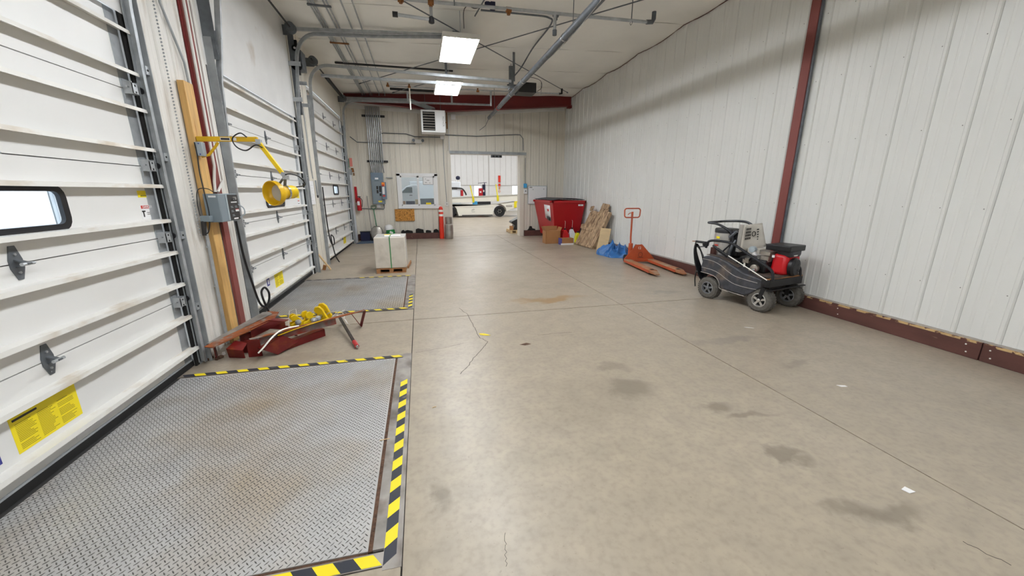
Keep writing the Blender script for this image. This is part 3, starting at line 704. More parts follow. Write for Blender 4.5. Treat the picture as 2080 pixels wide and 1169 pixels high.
g = G('galv'); g.tube([(.30, 6.12, 3.83), (-.18, 6.12, 3.85)], .022, 8); g.m('black'); g.lathe([(.02, -.04), (.04, -.03), (.04, .03), (.02, .05)], (.30, 6.12, 3.82), (0, 0, 1), 10); g.cyl((-.15, 6.12, 3.85), (-.22, 6.12, 3.85), .034, n=10); g.build('side_branch', t)
g = G('galv'); g.tube([(2.10, 6.08, 4.05), (2.10, 6.08, 3.80)], .024, 8); g.m('galv_d'); g.cyl((2.10, 6.08, 3.84), (2.10, 6.08, 3.77), .032, n=10); g.build('drop_pipe', t)
g = G('galv_d'); g.tube([(3.60, 6.06, 4.07), (3.70, 6.06, 4.08), (3.72, 6.06, 4.12), (3.72, 6.06, 4.22)], .034, 8); g.build('end_elbow', t)
for x in (.62, 3.35):
    g = G('galv_d'); g.cyl((x, 6.08, 4.07), (x, 6.08, ceil_z(x) + .03), .007, n=6); g.tube([(x, 6.08 + .034 * math.cos(a), 4.05 + .034 * math.sin(a)) for a in [2 * PI * k / 10 for k in range(10)]], .005, 4, closed=True); g.build('pipe_hanger', t)
t = pipe_thing('sprinkler_pipe', 'thin sprinkler pipe along the dark red rafter', 'pipe', [(-.66, 10.85, 4.07), (3.95, 10.85, 4.14)], .016, 'galv')
for x in (-.62, -.1, 1.65): 
    g = G('brass'); g.cyl((x - .035, 10.85, 4.08), (x + .035, 10.85, 4.08), .028, n=10); g.cyl((x, 10.85, 4.08), (x, 10.85, 4.15), .02, n=8); g.build('coupling', t)
g = G('hivis'); g.cyl((-.1, 10.85, 4.08), (-.1, 10.85, 3.55), .018, n=8); g.build('drop_pipe', t)
g = G('galv'); g.cyl((2.0, 10.85, 4.12), (2.0, 10.85, 3.74), .026, n=8); g.build('drop_pipe', t)
g = G('black'); g.tube([(3.92, 10.85, 4.14), (4.0, 10.85, 4.15), (4.0, 10.85, 4.27)], .028, 8); g.build('end_elbow', t)
for x in (3.4, 1.15): g = G('galv_d'); g.cyl((x, 10.85, 4.1), (x, 10.85, ceil_z(x) + .03), .006, n=6); g.build('pipe_hanger', t)
# bracing rods
def rod(a, b, label):
    t = thing('brace_rod', label, 'brace rod', a, 'thin bracing rods crossing under the ceiling'); g = G('galv_d'); g.cyl(a, b, .009, n=6); g.build('rod', t)
    g = G('galv_d')
    for p, q in ((a, b), (b, a)): d = (V(q) - V(p)).normalized(); g.cyl(V(p), V(p) + d * .07, .016, n=8)
    g.build('turnbuckle', t)
rod((-.13, 6.5, 4.20), (4.35, 11.3, 4.29), 'thin bracing rod rising rightwards to the rafter corner')
rod((-1.3, 10.9, 4.1), (3.55, 5.5, 4.22), 'thin bracing rod running from the rafter toward the sprinkler elbow')
rod((-.55, 11.6, 4.1), (1.0, 9.9, 4.17), 'short bracing rod behind the far lamp')
# radiant tube heater
t = thing('radiant_heater_tube', 'long polished heater tube hanging diagonally below the ceiling', 'heater', (2.2, 7, 3.7))
g = G('galv_d'); g.cyl((2.2, -2, 3.7), (2.2, 12.3, 3.7), .05, n=16); g.build('burner_tube', t)
g = G('steel'); g.tube([(2.2 + .062 * math.cos(y * .9), y, 3.7 + .062 * math.sin(y * .9)) for y in [-2 + .25 * i for i in range(58)]], .006, 5); g.build('gas_line', t)
for y in (5.9, 8.2, 9.3, 10.6, 11.7):
    g = G('steel'); g.cyl((2.2, y, 3.7), (2.2, y + .04, 3.7), .056, n=16); g.build('tube_clamp', t)
for y in (5.6, 9.35, 11.4):
    g = G('galv_d'); g.cyl((2.2, y, 3.75), (2.2, y, ceil_z(2.2) + .03), .006, n=6); g.build('hanger', t)
g = G('redgrip'); g.lathe([(.056, 0), (.06, 0), (.06, .05), (.056, .05)], (2.2, 10.85, 3.7), (0, 1, 0), 14); g.build('red_collar', t)
g = G('galv_d'); g.tube([(2.2, 12.3, 3.7), (2.2, 12.37, 3.68), (2.12, 12.5, 3.5), (1.95, 12.6, 3.38)], .008, 6); g.build('end_cable', t)
# ceiling conduits
grp = 'conduit runs along the ceiling near the doors'
for i, x in enumerate((-1.42, -1.385, -1.35, -1.21, -1.16, -.96, -.80)):
    z = ceil_z(x) - .035
    t = thing('conduit', ['ceiling conduit nearest the doors', 'second ceiling conduit from the doors', 'third ceiling conduit from the doors', 'left conduit of the middle ceiling pair', 'right conduit of the middle ceiling pair', 'single ceiling conduit right of the middle pair', 'ceiling conduit farthest from the doors'][i], 'conduit', (x, 5, z), grp)
    g = G('galv'); g.tube([(x, -3, z), (x, 12.3, z), (x - .05 + .0, 12.8, z - .12)], .012, 7); g.build('pipe', t)
for y in (6.9, 8.4):
    t = thing('conduit_strut', 'steel strut holding the ceiling conduits, %s' % ('near the opener' if y < 8 else 'behind the long curved track'), 'bracket', (-1.2, y, 4.15)); g = G('galv_d' if y < 8 else 'brass'); g.box(-1.45, -1.12, y, y + .04, ceil_z(-1.3) - .065, ceil_z(-1.3) - .048); g.cyl((-1.44, y + .02, ceil_z(-1.3) - .05), (-1.44, y + .02, ceil_z(-1.3) + .03), .006, n=6); g.build('strut_channel', t)
t = thing('conduit', 'bent conduit on the ceiling ending above the black opener box', 'conduit', (1.1, 6.9, 4.25))
g = G('galv_d'); g.tube(spline([(1.1, 6.75, 4.27), (1.9, 6.8, 4.30), (2.25, 6.85, 4.31), (2.38, 7.1, 4.31), (2.38, 8.2, 4.3), (2.33, 8.9, 4.15), (2.2, 9.2, 4.0)], 6), .014, 7); g.build('pipe', t)
t = thing('outlet_drop', 'small dark socket with looped cord beside the near lamp', 'socket', (1.13, 5.95, 4.2))
g = G('galv_d'); g.tube([(1.28, 4.9, 4.27), (1.12, 6.2, 4.26), (1.02, 6.85, 4.22)], .012, 6); g.build('conduit', t)
g = G('navy'); g.lathe([(.02, -.04), (.045, -.03), (.045, .03), (.02, .04)], (1.13, 6.3, 4.16), (0, 0, 1), 12); g.box(1.17, 1.24, 6.27, 6.33, 4.1, 4.2); g.build('socket_head', t)
g = G('black'); g.tube(spline([(1.09, 6.3, 4.15), (.95, 6.35, 4.12), (.85, 6.4, 4.16), (.8, 6.5, 4.12), (.84, 6.85, 4.03)], 5), .006, 5); g.build('cord', t)
ob = thing('opener_box', 'black opener box hanging behind the diagonal heater tube', 'door opener', (2.6, 9.6, 3.9))
g = G('black'); g.box(2.42, 2.86, 9.5, 9.9, 3.80, 4.02); g.build('case', ob, bevel=.01)
g = G('galv_d'); g.box(2.15, 2.25, 9.3, 9.36, 3.8, 4.28); g.box(2.15, 2.5, 9.5, 9.55, 3.9, 3.95); g.build('bracket', ob)
g = G('black'); g.tube(spline([(2.5, 9.6, 4.02), (2.7, 9.6, 4.15), (2.98, 9.6, 4.1), (3.02, 9.6, 3.95), (2.9, 9.6, 3.85)], 6), .006, 5); g.build('cord', ob)
# green-black purlins glimpsed near the far end
g = G('black'); g.box(-1.6, .9, 9.6, 9.66, 4.165, 4.19); tag(g.build('purlin_edge'), 'dark purlin edge running across behind the far lamp', 'beam')
g = G('black'); g.box(-.6, .85, 11.3, 11.36, 4.10, 4.15); tag(g.build('purlin_edge'), 'dark purlin edge directly before the red rafter', 'beam')
# ================================================================ LEFT WALL THINGS
t = thing('wooden_post', 'tall pine board standing against the wall between the two nearest doors', 'post', (-1.97, 4.24, 0))
g = G('pine'); g.box(-1.989, -1.935, 4.17, 4.315, 0, 2.44); g.build('board', t, bevel=.003)
t = thing('steel_column', 'dusty red steel column strip beside the pine board', 'column', (-1.98, 4.5, 0))
g = G('red_col'); g.box(-1.99, -1.965, 4.455, 4.56, 0, 4.28); g.build('flange', t); g = G('red_beam'); g.box(-1.99, -1.978, 4.43, 4.455, 1.3, 4.28); g.build('web_edge', t)
def conduit(label, pts, r=.012, mk='conduit', cat='conduit', name='conduit', straps=()):
    t = thing(name, label, cat, pts[0]); g = G(mk); g.tube(pts, r, 8); g.build('pipe', t)
    if straps:
        g = G(mk)
        for p in straps: g.obox(p, (.01, .06, .02))
        g.build('strap', t, stuff=len(straps) > 1)
    return t
conduit('white conduit running up the red column from the grey control box', [(-1.955, 4.40, 1.50), (-1.955, 4.42, 1.6), (-1.955, 4.475, 1.75), (-1.955, 4.475, 4.25)], .013, 'offwhite')
conduit('white conduit right of the red column down to the control box', [(-1.94, 4.42, 1.50), (-1.95, 4.585, 1.62), (-1.95, 4.585, 4.25)], .012, 'offwhite')
conduit('galvanised conduit at the left edge of the pine board', [(-1.972, 4.13, .02), (-1.972, 4.13, 1.2)], .016, 'galv', straps=((-1.975, 4.13, .62), (-1.975, 4.13, 1.0)))
conduit('bent conduit above the pine board on the white panels', [(-1.975, 4.12, 4.2), (-1.975, 4.13, 3.0), (-1.975, 4.33, 2.62), (-1.975, 4.345, 2.4), (-1.975, 4.345, 1.95)], .010, 'galv_dull')
t = thing('pull_chain', 'thin bead chain hanging on the white panel left of the pine board', 'chain', (-1.965, 4.03, 1.1))
g = G('galv_dull'); z = 1.12
while z < 4.2: g.obox((-1.972, 4.03, z), (.008, .009, .014), (0, .6, 0)); z += .026
g.build('chain_links', t, stuff=True)
cb = thing('control_box', 'grey dock control box with black face on the pine board', 'control box', (-1.89, 4.28, 1.36))
g = G('grey_box'); g.box(-1.934, -1.81, 4.11, 4.48, 1.225, 1.485); g.build('enclosure', cb, bevel=.006)
g = G('label_dark'); g.box(-1.811, -1.802, 4.26, 4.475, 1.235, 1.475); g.build('face_plate', cb, bevel=.003)
g = G('grey_l'); g.box(-1.811, -1.803, 4.235, 4.26, 1.235, 1.475); g.build('door_edge', cb)
g = G('steel'); g.cyl((-1.802, 4.37, 1.44), (-1.775, 4.37, 1.44), .017, .015, 14); g.build('selector_knob', cb)
g = G('paper'); g.box(-1.802, -1.8005, 4.32, 4.44, 1.398, 1.408); g.box(-1.802, -1.8005, 4.33, 4.42, 1.24, 1.252); g.m('grey_l')
for y0, z0 in ((4.30, 1.35), (4.39, 1.35), (4.30, 1.31), (4.31, 1.27)): g.box(-1.802, -1.8005, y0, y0 + .05, z0, z0 + .004); g.box(-1.802, -1.8005, y0, y0 + .04, z0 + .012, z0 + .016)
g.m('label_red'); g.box(-1.802, -1.8005, 4.39, 4.46, 1.33, 1.336); g.m('paper'); g.box(-1.802, -1.8005, 4.39, 4.46, 1.312, 1.33); g.build('printed_labels', cb, stuff=True)
g = G('paper'); g.box(-1.89, -1.83, 4.1085, 4.110, 1.452, 1.468); g.build('name_tag', cb)
g = G('grey_l'); g.tube(spline([(-1.80, 4.46, 1.38), (-1.76, 4.47, 1.34), (-1.76, 4.47, 1.28), (-1.80, 4.455, 1.25)], 5), .006, 6); g.build('latch_handle', cb)
pl = thing('power_plug', 'grey plug and socket under the left corner of the control box', 'plug', (-1.93, 4.09, 1.2))
g = G('grey_box'); g.box(-1.96, -1.88, 4.05, 4.105, 1.235, 1.29); g.build('socket_box', pl, bevel=.004); g = G('label_dark'); g.cyl((-1.945, 4.07, 1.24), (-1.955, 4.06, 1.11), .022, .016, 12); g.build('plug_body', pl)
g = G('black'); g.tube(spline([(-1.955, 4.06, 1.12), (-1.91, 4.05, 1.15), (-1.885, 4.06, 1.3), (-1.90, 4.08, 1.5), (-1.915, 4.10, 1.68), (-1.925, 4.14, 1.83), (-1.925, 4.13, 1.93)], 6), .005, 6); g.tube(spline([(-1.96, 4.06, 1.28), (-1.965, 4.07, 1.42), (-1.95, 4.09, 1.52), (-1.90, 4.14, 1.53), (-1.87, 4.2, 1.49)], 6), .004, 6); g.build('cord', pl, stuff=True)
# dock light
dl = thing('dock_light', 'yellow swing-arm dock light with round shade', 'dock light', (-1.93, 4.2, 1.97))
g = G('orange'); g.bar((-1.93, 4.2, 1.965), (-1.44, 4.2, 1.975), .035, .042); g.build('upper_arm', dl, bevel=.003)
g = G('orange'); g.tube([(-1.77, 4.2, 1.94), (-1.79, 4.2, 1.91), (-1.86, 4.2, 1.83), (-1.92, 4.2, 1.815)], .012, 8); g.build('brace', dl)
g = G('paper'); g.box(-1.74, -1.66, 4.181, 4.1825, 1.957, 1.982); g.box(-1.64, -1.61, 4.181, 4.1825, 1.957, 1.984); g.m('label_dark'); g.box(-1.735, -1.665, 4.1800, 4.1815, 1.961, 1.978); g.build('maker_label', dl)
g = G('yellow'); g.bar((-1.44, 4.2, 1.955), (-1.262, 4.2, 1.655), .034, .036); g.build('lower_arm', dl, bevel=.003)
g = G('galv'); g.box(-1.455, -1.415, 4.175, 4.225, 1.93, 1.975); g.cyl((-1.435, 4.165, 1.95), (-1.435, 4.235, 1.95), .014, n=10); g.build('elbow', dl)
g = G('steel'); g.cyl((-1.265, 4.175, 1.665), (-1.265, 4.225, 1.665), .02, n=12); g.box(-1.275, -1.225, 4.18, 4.22, 1.618, 1.655); g.build('pivot', dl)
c0 = V(-1.372, 4.14, 1.487); f = V(-.50, -.86, -.06).normalized()
def shell(g, prof, c, ax, n=28):
    c = V(c); a = V(ax).normalized(); u = a.cross(V(0, 0, 1)); u = u if u.length > 1e-3 else V(1, 0, 0); u.normalize(); w_ = a.cross(u); vs = []
    for r, z in prof: vs += [c + a * z + (u * math.cos(2 * PI * j / n) + w_ * math.sin(2 * PI * j / n)) * r for j in range(n)]
    g.add(vs, [(i * n + j, i * n + (j + 1) % n, (i + 1) * n + (j + 1) % n, (i + 1) * n + j) for i in range(len(prof) - 1) for j in range(n)]); return g
K = .77
kp = lambda P: [(a * K, b * K) for a, b in P]
g2 = G('orange'); shell(g2, kp([(.140, -.002), (.148, .002), (.152, -.004), (.150, -.06), (.118, -.11), (.092, -.145), (.08, -.17), (.078, -.2), (.078, -.105), (.108, -.095), (.132, -.06), (.140, -.002)]), c0, f)
g2.build('shade', dl, ang=50)
g = G('lensm'); g.lathe(kp([(.1, -.098), (.098, -.090), (.05, -.084), (.001, -.082)]), c0, f, 24); g.build('lens', dl)
g = G('yellow'); g.lathe(kp([(.080, -.20), (.084, -.23), (.084, -.31), (.074, -.345), (.045, -.362), (.001, -.366)]), c0, f, 24); g.build('rear_cap', dl)
g = G('steel'); g.lathe(kp([(.082, -.195), (.089, -.197), (.089, -.222), (.082, -.224)]), c0, f, 24); g.build('clamp_band', dl)
g = G('galv_d'); cc = c0 - f * .09; g.bar(cc + V(.0, 0, .075), (-1.262, 4.2, 1.64), .025, .01); cc = c0 - f * .16; g.bar(cc + V(0, 0, .06), (-1.255, 4.2, 1.635), .025, .009); g.build('yoke', dl, stuff=True)
g = G('black'); g.tube(spline([(-1.52, 4.18, 1.99), (-1.56, 4.15, 2.02), (-1.62, 4.13, 1.97), (-1.60, 4.13, 1.9), (-1.53, 4.14, 1.87), (-1.45, 4.15, 1.92), (-1.40, 4.17, 1.9)], 6), .006, 6); g.build('cord_loop', dl)
g = G('black'); g.tube(spline([tuple(V(-1.255, 4.18, 1.66)), (-1.20, 4.2, 1.67), (-1.14, 4.26, 1.64), (-1.12, 4.32, 1.57), tuple(c0 - f * .25 + V(.02, .02, .045))], 6), .006, 6); g.build('head_cord', dl)
t = thing('switch_box', 'pale blue switch box at the foot of the yellow arm', 'switch', (-1.9, 4.17, 1.88)); g = G('grey_l'); g.box(-1.934, -1.875, 4.14, 4.20, 1.815, 1.935); g.build('box', t, bevel=.004); g = G('label_blue'); 
for z in (1.83, 1.92): g.cyl((-1.90, 4.1395, z), (-1.90, 4.1375, z), .006, n=8)
g.build('screw', t, stuff=True)
# restraint cable, debris at column feet
t = thing('cable_bundle', 'black cable looped at the foot of the second door track', 'cable', (-1.88, 4.78, .2))
g = G('hose'); g.tube(spline([(-1.93, 4.66, 1.2), (-1.93, 4.70, .8), (-1.90, 4.72, .5), (-1.87, 4.74, .27), (-1.83, 4.77, .20), (-1.80, 4.81, .25), (-1.79, 4.83, .35), (-1.82, 4.82, .42), (-1.85, 4.79, .38), (-1.84, 4.78, .28), (-1.81, 4.80, .12)], 7), .012, 7); g.build('cable', t)
t = thing('cable_bundle', 'black cable looped at the near side of the third door', 'cable', (-1.88, 8.6, .3))
g = G('hose'); g.tube(spline([(-1.91, 8.60, 1.6), (-1.9, 8.58, .9), (-1.88, 8.62, .48), (-1.84, 8.72, .42), (-1.84, 8.75, .55), (-1.87, 8.68, .62), (-1.86, 8.62, .5), (-1.83, 8.66, .2), (-1.80, 8.76, .05), (-1.78, 8.74, .03)], 7), .012, 7); g.build('cable', t)
random.seed(11)
def chunk(g, c, s, n=1):
    for k in range(n):
        p = V(c) + V(random.uniform(-s, s), random.uniform(-s, s), 0); q = random.uniform(.3, .8) * s
        g.obox((p.x, p.y, q * .35 + .002), (q, q * .8, q * .6), (0, 0, random.random() * 3))
g = G('wall_dirty'); chunk(g, (-1.86, 4.62, 0), .06, 6); chunk(g, (-1.9, 3.85, 0), .05, 5); g.m('rustgap'); chunk(g, (-1.93, 3.78, 0), .05, 9); chunk(g, (-1.92, 4.85, 0), .05, 7); o = g.build('debris', None, stuff=True); tag(o, 'crumbled rubble at the foot of the wall between the two nearest doors', 'debris')
t = thing('notice_board', 'white sheet notice fixed between the second and third doors', 'notice', (-1.94, 7.97, 1.48)); g = G('paper'); g.box(-1.985, -1.975, 7.80, 8.20, 1.27, 1.70); g.build('sheet', t)
g = G('label_grey'); random.seed(2)
for i in range(12): z = 1.62 - i * .025; g.box(-1.975, -1.9745, 7.86 + random.random() * .1, 8.0 + random.random() * .15, z, z + .003)
g.build('printed_lines', t, stuff=True)
t = thing('hand_tool', 'slim grey handle with black tip hanging right of the white notice', 'tool', (-1.95, 8.3, 1.5)); g = G('galv_dull'); g.cyl((-1.955, 8.30, 1.72), (-1.955, 8.33, 1.44), .016, .02, 10); g.build('handle', t); g = G('black'); g.cyl((-1.955, 8.33, 1.44), (-1.955, 8.335, 1.39), .02, .012, 10); g.build('tip', t); g = G('offwhite'); g.tube(spline([(-1.955, 8.335, 1.39), (-1.95, 8.37, 1.3), (-1.95, 8.42, 1.26)], 4), .005, 5); g.build('cord', t)
conduit('thin conduit on the panel between the second and third doors', [(-1.972, 8.12, 3.0), (-1.972, 8.16, 1.9), (-1.972, 8.2, 1.75)], .010, 'galv_dull')
t = thing('wood_stick', 'pale wooden strip leaning by the far side of the second door', 'board', (-1.85, 7.9, 0)); g = G('ply'); g.bar((-1.955, 7.84, .34), (-1.80, 7.98, .012), .05, .02, up=(1, 0, .3)); g.build('strip', t)
t = thing('wood_offcut', 'small wood offcut at the wall foot beside the leaning strip', 'board', (-1.9, 8.0, 0)); g = G('wood'); g.obox((-1.92, 8.02, .05), (.06, .05, .1), (.1, .3, .2)); g.build('block', t)
# white door leaf in the far left corner, signs
t = thing('door_leaf', 'pale blue-white panel standing in the far left corner', 'panel', (-1.9, 12.4, 0)); g = G('plastic_strip'); g.box(-1.985, -1.955, 12.24, 12.62, 0.0, 2.05); g.build('leaf', t, bevel=.01); g = G('galv_dull'); g.box(-1.955, -1.925, 12.25, 12.55, 2.0, 2.14); g.build('top_bracket', t)
t = thing('alarm_bell', 'pink warning placard and brass bell high in the far left corner', 'alarm', (-1.95, 12.7, 2.35)); g = G('sticker_pk'); g.box(-1.975, -1.90, 12.60, 12.62, 2.24, 2.48); g.build('placard', t); g = G('green'); g.box(-1.988, -1.97, 12.42, 12.5, 2.2, 2.45); g.build('strip', t); g = G('brass'); g.cyl((-1.93, 12.7, 2.2), (-1.93, 12.7, 2.08), .035, .05, 12); g.cyl((-1.90, 12.68, 1.98), (-1.90, 12.68, 2.06), .02, n=8); g.build('bell', t, stuff=True)

# ================================================================ SCRAP STEEL PILE
t = thing('steel_bracket', 'rust-edged steel bracket with grey top leaning on the wall behind the scrap heap', 'steel bracket', (-1.8, 4.1, 0))
g = G('rust'); g.extr([(-1.935, 3.66, .165), (-1.86, 3.63, .162), (-1.56, 4.22, .20), (-1.60, 4.50, .20), (-1.72, 4.55, .20)], (0, 0, .008)); g.build('top_flange', t)
g = G('worn'); g.extr([(-1.945, 3.72, .174), (-1.89, 3.80, .174), (-1.64, 4.42, .21), (-1.69, 4.50, .21), (-1.76, 4.50, .21)], (0, 0, .005)); g.build('grey_plate', t)
g = G('redsteel'); g.bar((-1.90, 3.74, .16), (-1.915, 3.78, .002), .07, .008, up=(1, .3, 0)); g.build('leg', t)
g = G('redsteel'); g.extr([(-1.79, 3.97, .155), (-1.70, 4.06, .155), (-1.74, 4.06, .0), (-1.80, 3.98, .0)], (.012, -.012, 0)); g.build('gusset', t)
t = thing('steel_channel', 'red steel channel lying crosswise behind the rusty bar, under the yellow clamps', 'steel channel', (-1.55, 4.15, 0))
g = G('redsteel'); g.extr([(-1.70, 4.0, .19), (-1.60, 4.20, .205), (-1.42, 4.10, .21), (-1.42, 4.10, .13), (-1.60, 4.19, .12), (-1.70, 4.0, .10)], (.006, -.010, 0))
g.extr([(-1.60, 4.20, .205), (-1.42, 4.10, .21), (-1.40, 4.16, .21), (-1.57, 4.26, .205)], (0, 0, .006)); g.extr([(-1.70, 4.0, .19), (-1.60, 4.20, .205), (-1.57, 4.26, .205), (-1.68, 4.05, .19)], (0, 0, .006))
g.bar((-1.42, 4.12, .16), (-1.38, 4.25, .0), .03, .008); g.bar((-1.68, 4.02, .10), (-1.66, 4.04, .0), .05, .006); g.build('channel', t)
t = thing('steel_bracket', 'long rusty bar bracket with a V-shaped foot, frontmost across the scrap heap', 'steel bracket', (-1.2, 4.0, 0))
A = V(-1.60, 3.72, .185); B = V(-.68, 4.36, .205)
g = G('rust'); g.bar(A, B, .042, .008); g.build('top_bar', t)
g = G('redsteel_g'); d_ = (B - A); s0 = A + d_ * .06 + V(0, .018, -.042); s1 = A + d_ * .70 + V(0, .018, -.042); g.bar(s0, s1, .006, .075); g.bar(s0 + V(-.02, .02, -.036), s1 + V(-.02, .02, -.036), .05, .006); g.build('angle_web', t)
g = G('redsteel'); g.bar(B + V(.0, .0, -.002), (-.745, 4.40, .004), .045, .008, up=(1, .6, 0)); g.bar(B + V(-.13, -.09, -.005), (-.75, 4.40, .01), .034, .007, up=(1, .6, 0)); g.build('v_foot', t, stuff=True)
g = G('redsteel'); g.extr([(-1.62, 3.70, .185), (-1.52, 3.70, .185), (-1.53, 3.74, .003), (-1.64, 3.74, .003)], (.004, .010, 0)); g.build('end_plate', t)
t = thing('steel_channel', 'short red steel channel at the wall side of the heap, beside the rusty end plate', 'steel channel', (-1.72, 3.75, 0))
g = G('redsteel'); g.extr([(-1.81, 3.74, .10), (-1.665, 3.70, .085), (-1.67, 3.73, .002), (-1.82, 3.78, .002)], (.003, .008, 0)); g.extr([(-1.81, 3.74, .10), (-1.665, 3.70, .085), (-1.66, 3.80, .12), (-1.78, 3.86, .13)], (0, 0, .006)); g.extr([(-1.81, 3.88, .12), (-1.66, 3.84, .12), (-1.66, 3.85, .002), (-1.81, 3.89, .002)], (.003, .008, 0)); g.build('channel', t)
t = thing('steel_channel', 'red steel channel tilted up under the white strap end', 'steel channel', (-1.4, 3.75, 0))
g = G('redsteel'); g.extr([(-1.50, 3.66, .105), (-1.40, 3.745, .003), (-1.26, 3.93, .055), (-1.36, 3.83, .155)], (.006, -.008, .003)); g.extr([(-1.50, 3.66, .105), (-1.36, 3.83, .155), (-1.42, 3.88, .14), (-1.55, 3.72, .09)], (0, 0, .006)); g.extr([(-1.40, 3.745, .003), (-1.26, 3.93, .055), (-1.32, 3.98, .05), (-1.46, 3.80, .003)], (0, 0, .006)); g.build('channel', t)
t = thing('steel_channel', 'bright red steel channel lying lowest along the front of the heap', 'steel channel', (-1.2, 4.0, 0))
a = V(-1.375, 3.83, .0); b = V(-1.075, 4.17, .0)
g = G('redsteel'); g.extr([a + V(0, 0, .002), b + V(0, 0, .002), b + V(0, 0, .075), a + V(0, 0, .06)], (.004, -.004, 0)); g.extr([a + V(0, 0, .06), b + V(0, 0, .075), b + V(-.05, .06, .075), a + V(-.05, .05, .06)], (0, 0, .006)); g.extr([a + V(-.05, .05, .002), b + V(-.05, .06, .002), b + V(-.05, .06, .075), a + V(-.05, .05, .06)], (-.004, .004, 0)); g.build('channel', t)
def clamp(label, loc, rz, sc_, tilt=(0, 0)):
    t = thing('beam_clamp', label, 'clamp', loc, 'yellow clamps on the scrap heap', local=True); t.rotation_euler = (tilt[0], tilt[1], rz); s = sc_
    for k, yy in enumerate((-.035, .035)):
        g = G('yellow'); P = [(-.07, -.04), (.07, -.04), (.085, .0), (.06, .05), (.04, .10), (.01, .125), (-.03, .115), (-.045, .08), (-.03, .05), (.0, .045), (-.01, .02), (-.06, .01)]
        g.extr([(x * s, yy * s, z * s) for x, z in P], (0, .022 * s, 0)); g.build('jaw_plate', t, bevel=.003)
    g = G('steel'); g.cyl((.02 * s, -.075 * s, .03 * s), (.02 * s, .085 * s, .03 * s), .018 * s, n=14); g.build('pin', t)
    g = G('galv'); g.lathe([(.001, -.032), (.022, -.024), (.032, 0), (.022, .024), (.001, .032)], (.02 * s, -.085 * s, .03 * s), (0, 0, 1), 14); g.build('ball_end', t)
    return t
clamp('yellow clamp nearest the wall on the scrap heap', (-1.385, 4.30, .13), .5, .8, (.1, -.2)); clamp('middle yellow clamp with a round steel end', (-1.27, 4.30, .13), .9, .95, (.0, .2)); clamp('topmost yellow clamp leaning over the white straps', (-1.15, 4.40, .15), -.3, 1.15, (.2, .1))
def strip(g, pts, w_, up=(0, 0, 1), th=.002):
    P = [V(p) for p in pts]; vs = []; n = len(P)
    for i, p in enumerate(P):
        d = (P[min(i + 1, n - 1)] - P[max(i - 1, 0)]).normalized(); s_ = d.cross(V(up)).normalized() * w_ / 2; u = s_.cross(d).normalized() * th
        vs += [p + s_, p - s_, p - s_ + u, p + s_ + u]
    fs = [(0, 1, 2, 3), tuple(4 * (n - 1) + k for k in (3, 2, 1, 0))]
    for i in range(n - 1):
        for k in range(4): fs.append((4 * i + k, 4 * i + (k + 1) % 4, 4 * i + 4 + (k + 1) % 4, 4 * i + 4 + k))
    return g.add(vs, fs)
t = thing('steel_strapping', 'white strap curving down over the front of the scrap heap', 'strap', (-1.4, 3.6, .1)); g = G('hivis'); strip(g, spline([(-1.50, 3.60, .09), (-1.46, 3.63, .13), (-1.42, 3.70, .18), (-1.38, 3.80, .212), (-1.33, 3.88, .215), (-1.25, 3.96, .205)], 5), .014, up=(.4, -.5, 1)); g.build('strap', t)
t = thing('steel_strapping', 'tangle of translucent white strapping right of the yellow clamps', 'strap', (-.97, 4.45, .1)); g = G('wrap'); random.seed(5)
for k in range(4):
    r = .06 + .02 * k; strip(g, [(-1.0 + r * math.cos(a) * (1.3 - .15 * k), 4.45 + r * .9 * math.sin(a), .10 + .07 * math.sin(a * 1.0 + k) + .015 * k) for a in [i * .35 + k for i in range(15)]], .014, up=(.2 * k, .5, 1))
strip(g, spline([(-1.0, 4.42, .15), (-.93, 4.44, .10), (-.89, 4.44, .03), (-.87, 4.46, .008)], 4), .03); g.build('strap_loops', t, stuff=True)
t = thing('yellow_strip', 'thin yellow strip lying along the rusty bar', 'strip', (-1.3, 3.9, .2)); g = G('yellow'); strip(g, spline([(-1.40, 3.82, .165), (-1.27, 3.92, .185), (-1.12, 4.03, .20), (-1.0, 4.11, .215)], 4), .014, th=.004); g.build('strip', t)
t = thing('wire_frame', 'bent thin white wire behind the yellow clamps', 'wire', (-1.45, 4.4, .1)); g = G('hivis'); g.tube([(-1.47, 4.33, .10), (-1.46, 4.40, .24), (-1.40, 4.42, .25), (-1.39, 4.38, .14)], .003, 5); g.build('wire', t)
t = thing('pry_bar', 'dark pry bar with a red grip end sticking out toward the dock leveler', 'pry bar', (-.8, 4.0, .05)); g = G('pry'); g.bar((-.965, 4.42, .12), (-.725, 3.82, .035), .028, .022); g.build('shaft', t, bevel=.003)
g = G('redgrip'); g.cyl((-.728, 3.83, .036), (-.685, 3.725, .024), .021, n=14); g.build('grip', t); g = G('steel'); g.cyl((-.685, 3.725, .024), (-.679, 3.71, .023), .017, .012, 12); g.build('end_cap', t)

